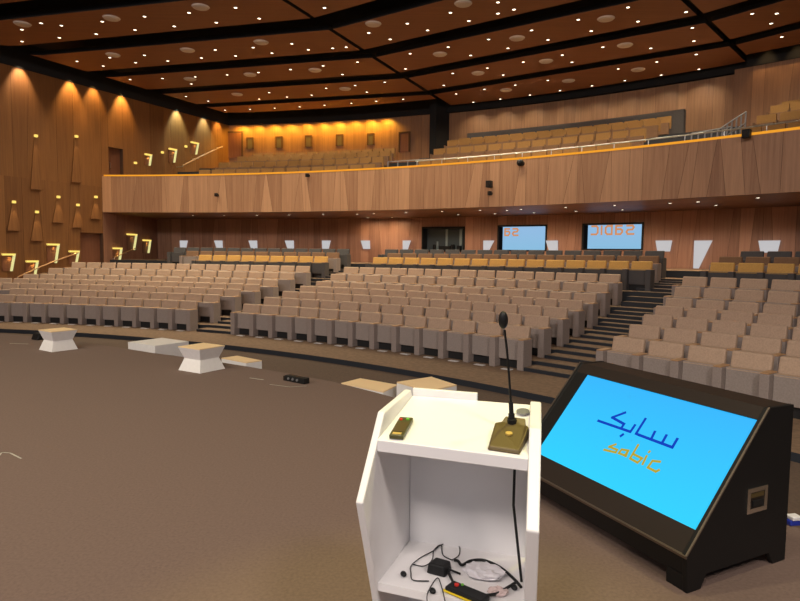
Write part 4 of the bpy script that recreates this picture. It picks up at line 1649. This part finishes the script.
# ------------------------------------------------------------------ white plinths
def hourglass(pts_base, H, waist, label, rot_fix=None):
    a, b, c = [at_z(x, y, 0) for x, y in pts_base]
    s = ((b - a).length + (c - b).length) / 2
    u = ((b - a).normalized() + Matrix.Rotation(R(-90), 3, 'Z') @ ((c - b).normalized())).normalized()
    v = Vector((-u.y, u.x, 0))
    ctr = b - u * s / 2 + v * s / 2
    root = empty('hourglass_plinth', ctr, math.atan2(u.y, u.x))
    h = s / 2
    q = h * waist
    def sq(k, z): return [(-k, -k, z), (k, -k, z), (k, k, z), (-k, k, z)]
    mb = MB()
    mb.hexa(sq(h, 0), sq(q, H * .5))
    mb.build('lower_half', M['white_paint'], root)
    mb = MB()
    mb.hexa(sq(q, H * .5), sq(h * 1.0, H - .012))
    mb.build('upper_half', M['white_paint'], root)
    mb = MB()
    mb.hexa(sq(h * 1.0, H - .012), sq(h * 1.0, H))
    mb.build('top', M['plinth_top'], root)
    tag(root, label, 'plinth', 'hourglass shaped white plinths')
hourglass([(178, 370), (200, 373.6), (225, 368.6)], .335, .74, 'white hourglass plinth on the stage edge, nearer of two')
hourglass([(38, 350), (52, 352.2), (80, 349)], .335, .74, 'white hourglass plinth on stage at far left, farther of two')

def plinth(corners, ztop, zbot, label, name='white_plinth', top_mat='plinth_top'):
    p = [Vector(c + (0,)) for c in corners]
    ctr = sum(p, Vector()) / 4
    root = empty(name, (ctr.x, ctr.y, zbot))
    q = [c - ctr for c in p]
    mb = MB()
    H = ztop - zbot
    mb.hexa([Vector((c.x, c.y, 0)) for c in q], [Vector((c.x, c.y, H - .015)) for c in q])
    mb.build('body', M['white_paint'], root)
    mb = MB()
    mb.hexa([Vector((c.x, c.y, H - .015)) for c in q], [Vector((c.x, c.y, H)) for c in q])
    mb.build('top', M[top_mat], root)
    tag(root, label, 'plinth', 'white plinths before the stage')
plinth([(-4.97, 10.89), (-4.3, 10.46), (-3.92, 11.06), (-4.59, 11.49)], 0.0, PIT, 'white box plinth behind the nearer hourglass plinth, below the stage edge', top_mat='white_paint')
plinth([(-2.97, 9.92), (-2.45, 9.52), (-2.25, 9.72), (-2.77, 10.15)], -.10, PIT, 'low white plinth just right of the nearer hourglass plinth')
plinth([(-.79, 8.06), (-.20, 7.58), (-.02, 8.0), (-.55, 8.40)], -.10, PIT, 'low pale plinth at stage edge left of a taller one, behind lectern')
plinth([(-.03, 7.71), (.36, 7.22), (.74, 7.58), (.44, 8.08)], 0.0, PIT, 'pale plinth standing directly behind the lectern back edge')

# ------------------------------------------------------------------ small things on the stage floor
c = at_z(297, 382, 0)
root = empty('stage_control_box', c, R(-37))
mb = MB()
mb.box(-.18, .18, -.05, .05, 0, .075)
mb.build('body', M['plastic_black'], root, bevel=.01)
for x in (-.10, -.02, .06):
    mb = MB()
    mb.cyl((x, -.05, .04), .016, -.014, 'Y', 12)
    mb.build('knob', M['grey_metal'], root)
mb = MB()
mb.box(-.215, -.18, -.04, .04, 0, .06)
mb.build('end_cap', M['lamin_warm'], root)
tag(root, 'small black control box lying on stage carpet near its front edge', 'control box')
c = at_z(38.5, 339.5, 0)
root = empty('floor_speaker', c, R(-30))
mb = MB()
mb.hexa([(-.10, -.08, 0), (.10, -.08, 0), (.10, .08, 0), (-.10, .08, 0)], [(-.10, -.03, .12), (.10, -.03, .12), (.10, .08, .12), (-.10, .08, .12)])
mb.build('cabinet', M['plastic_black'], root, bevel=.01)
mb = MB()
mb.hexa([(-.085, -.085, .015), (.085, -.085, .015), (.085, -.07, .015), (-.085, -.07, .015)], [(-.085, -.045, .105), (.085, -.045, .105), (.085, -.03, .105), (-.085, -.03, .105)])
mb.build('grille', M['lamin_black'], root)
tag(root, 'small black floor speaker behind the far left hourglass plinth', 'speaker')
# plug and cable on the floor past the monitor
c = at_z(795, 524, 0)
root = empty('cable_coupler', c, R(10))
mb = MB()
mb.box(-.06, .07, -.03, .03, 0, .035)
mb.build('blue_body', M['blue_plastic'], root, bevel=.008)
mb = MB()
mb.box(-.05, .02, -.035, .025, .035, .06)
mb.build('white_cap', M['white'], root, bevel=.006)
mb = MB()
mb.tube([(.07, 0, .015), (.2, .0, .012), (.35, -.03, .012), (.6, -.02, .012)], .012)
mb.build('black_cable', M['plastic_black'], root)
tag(root, 'blue and white cable coupler on the floor behind the monitor cabinet', 'coupler')
# tape marks
def tape(pts, label, wd=.02):
    mb = MB()
    P = [at_z(x, y, .002) for x, y in pts]
    ribbon(mb, [(p.x, p.y) for p in P], wd, lambda x, y, l: Vector((x, y, .003)), 0)
    tag(mb.build('tape_mark', M['tape']), label, 'tape mark', 'pale tape marks on the stage')
tape([(-6, 461), (2, 452.5), (10, 453), (21, 458.5)], 'pale angled tape mark on carpet at left picture edge', .014)
tape([(250, 378), (263, 379.8)], 'short pale tape mark on stage left of the black control box', .025)
tape([(270, 384.5), (290, 387), (306, 386)], 'pale tape mark just in front of the black control box', .015)
tape([(10, 343.5), (28, 344)], 'faint tape mark on stage left of the far hourglass plinth', .03)
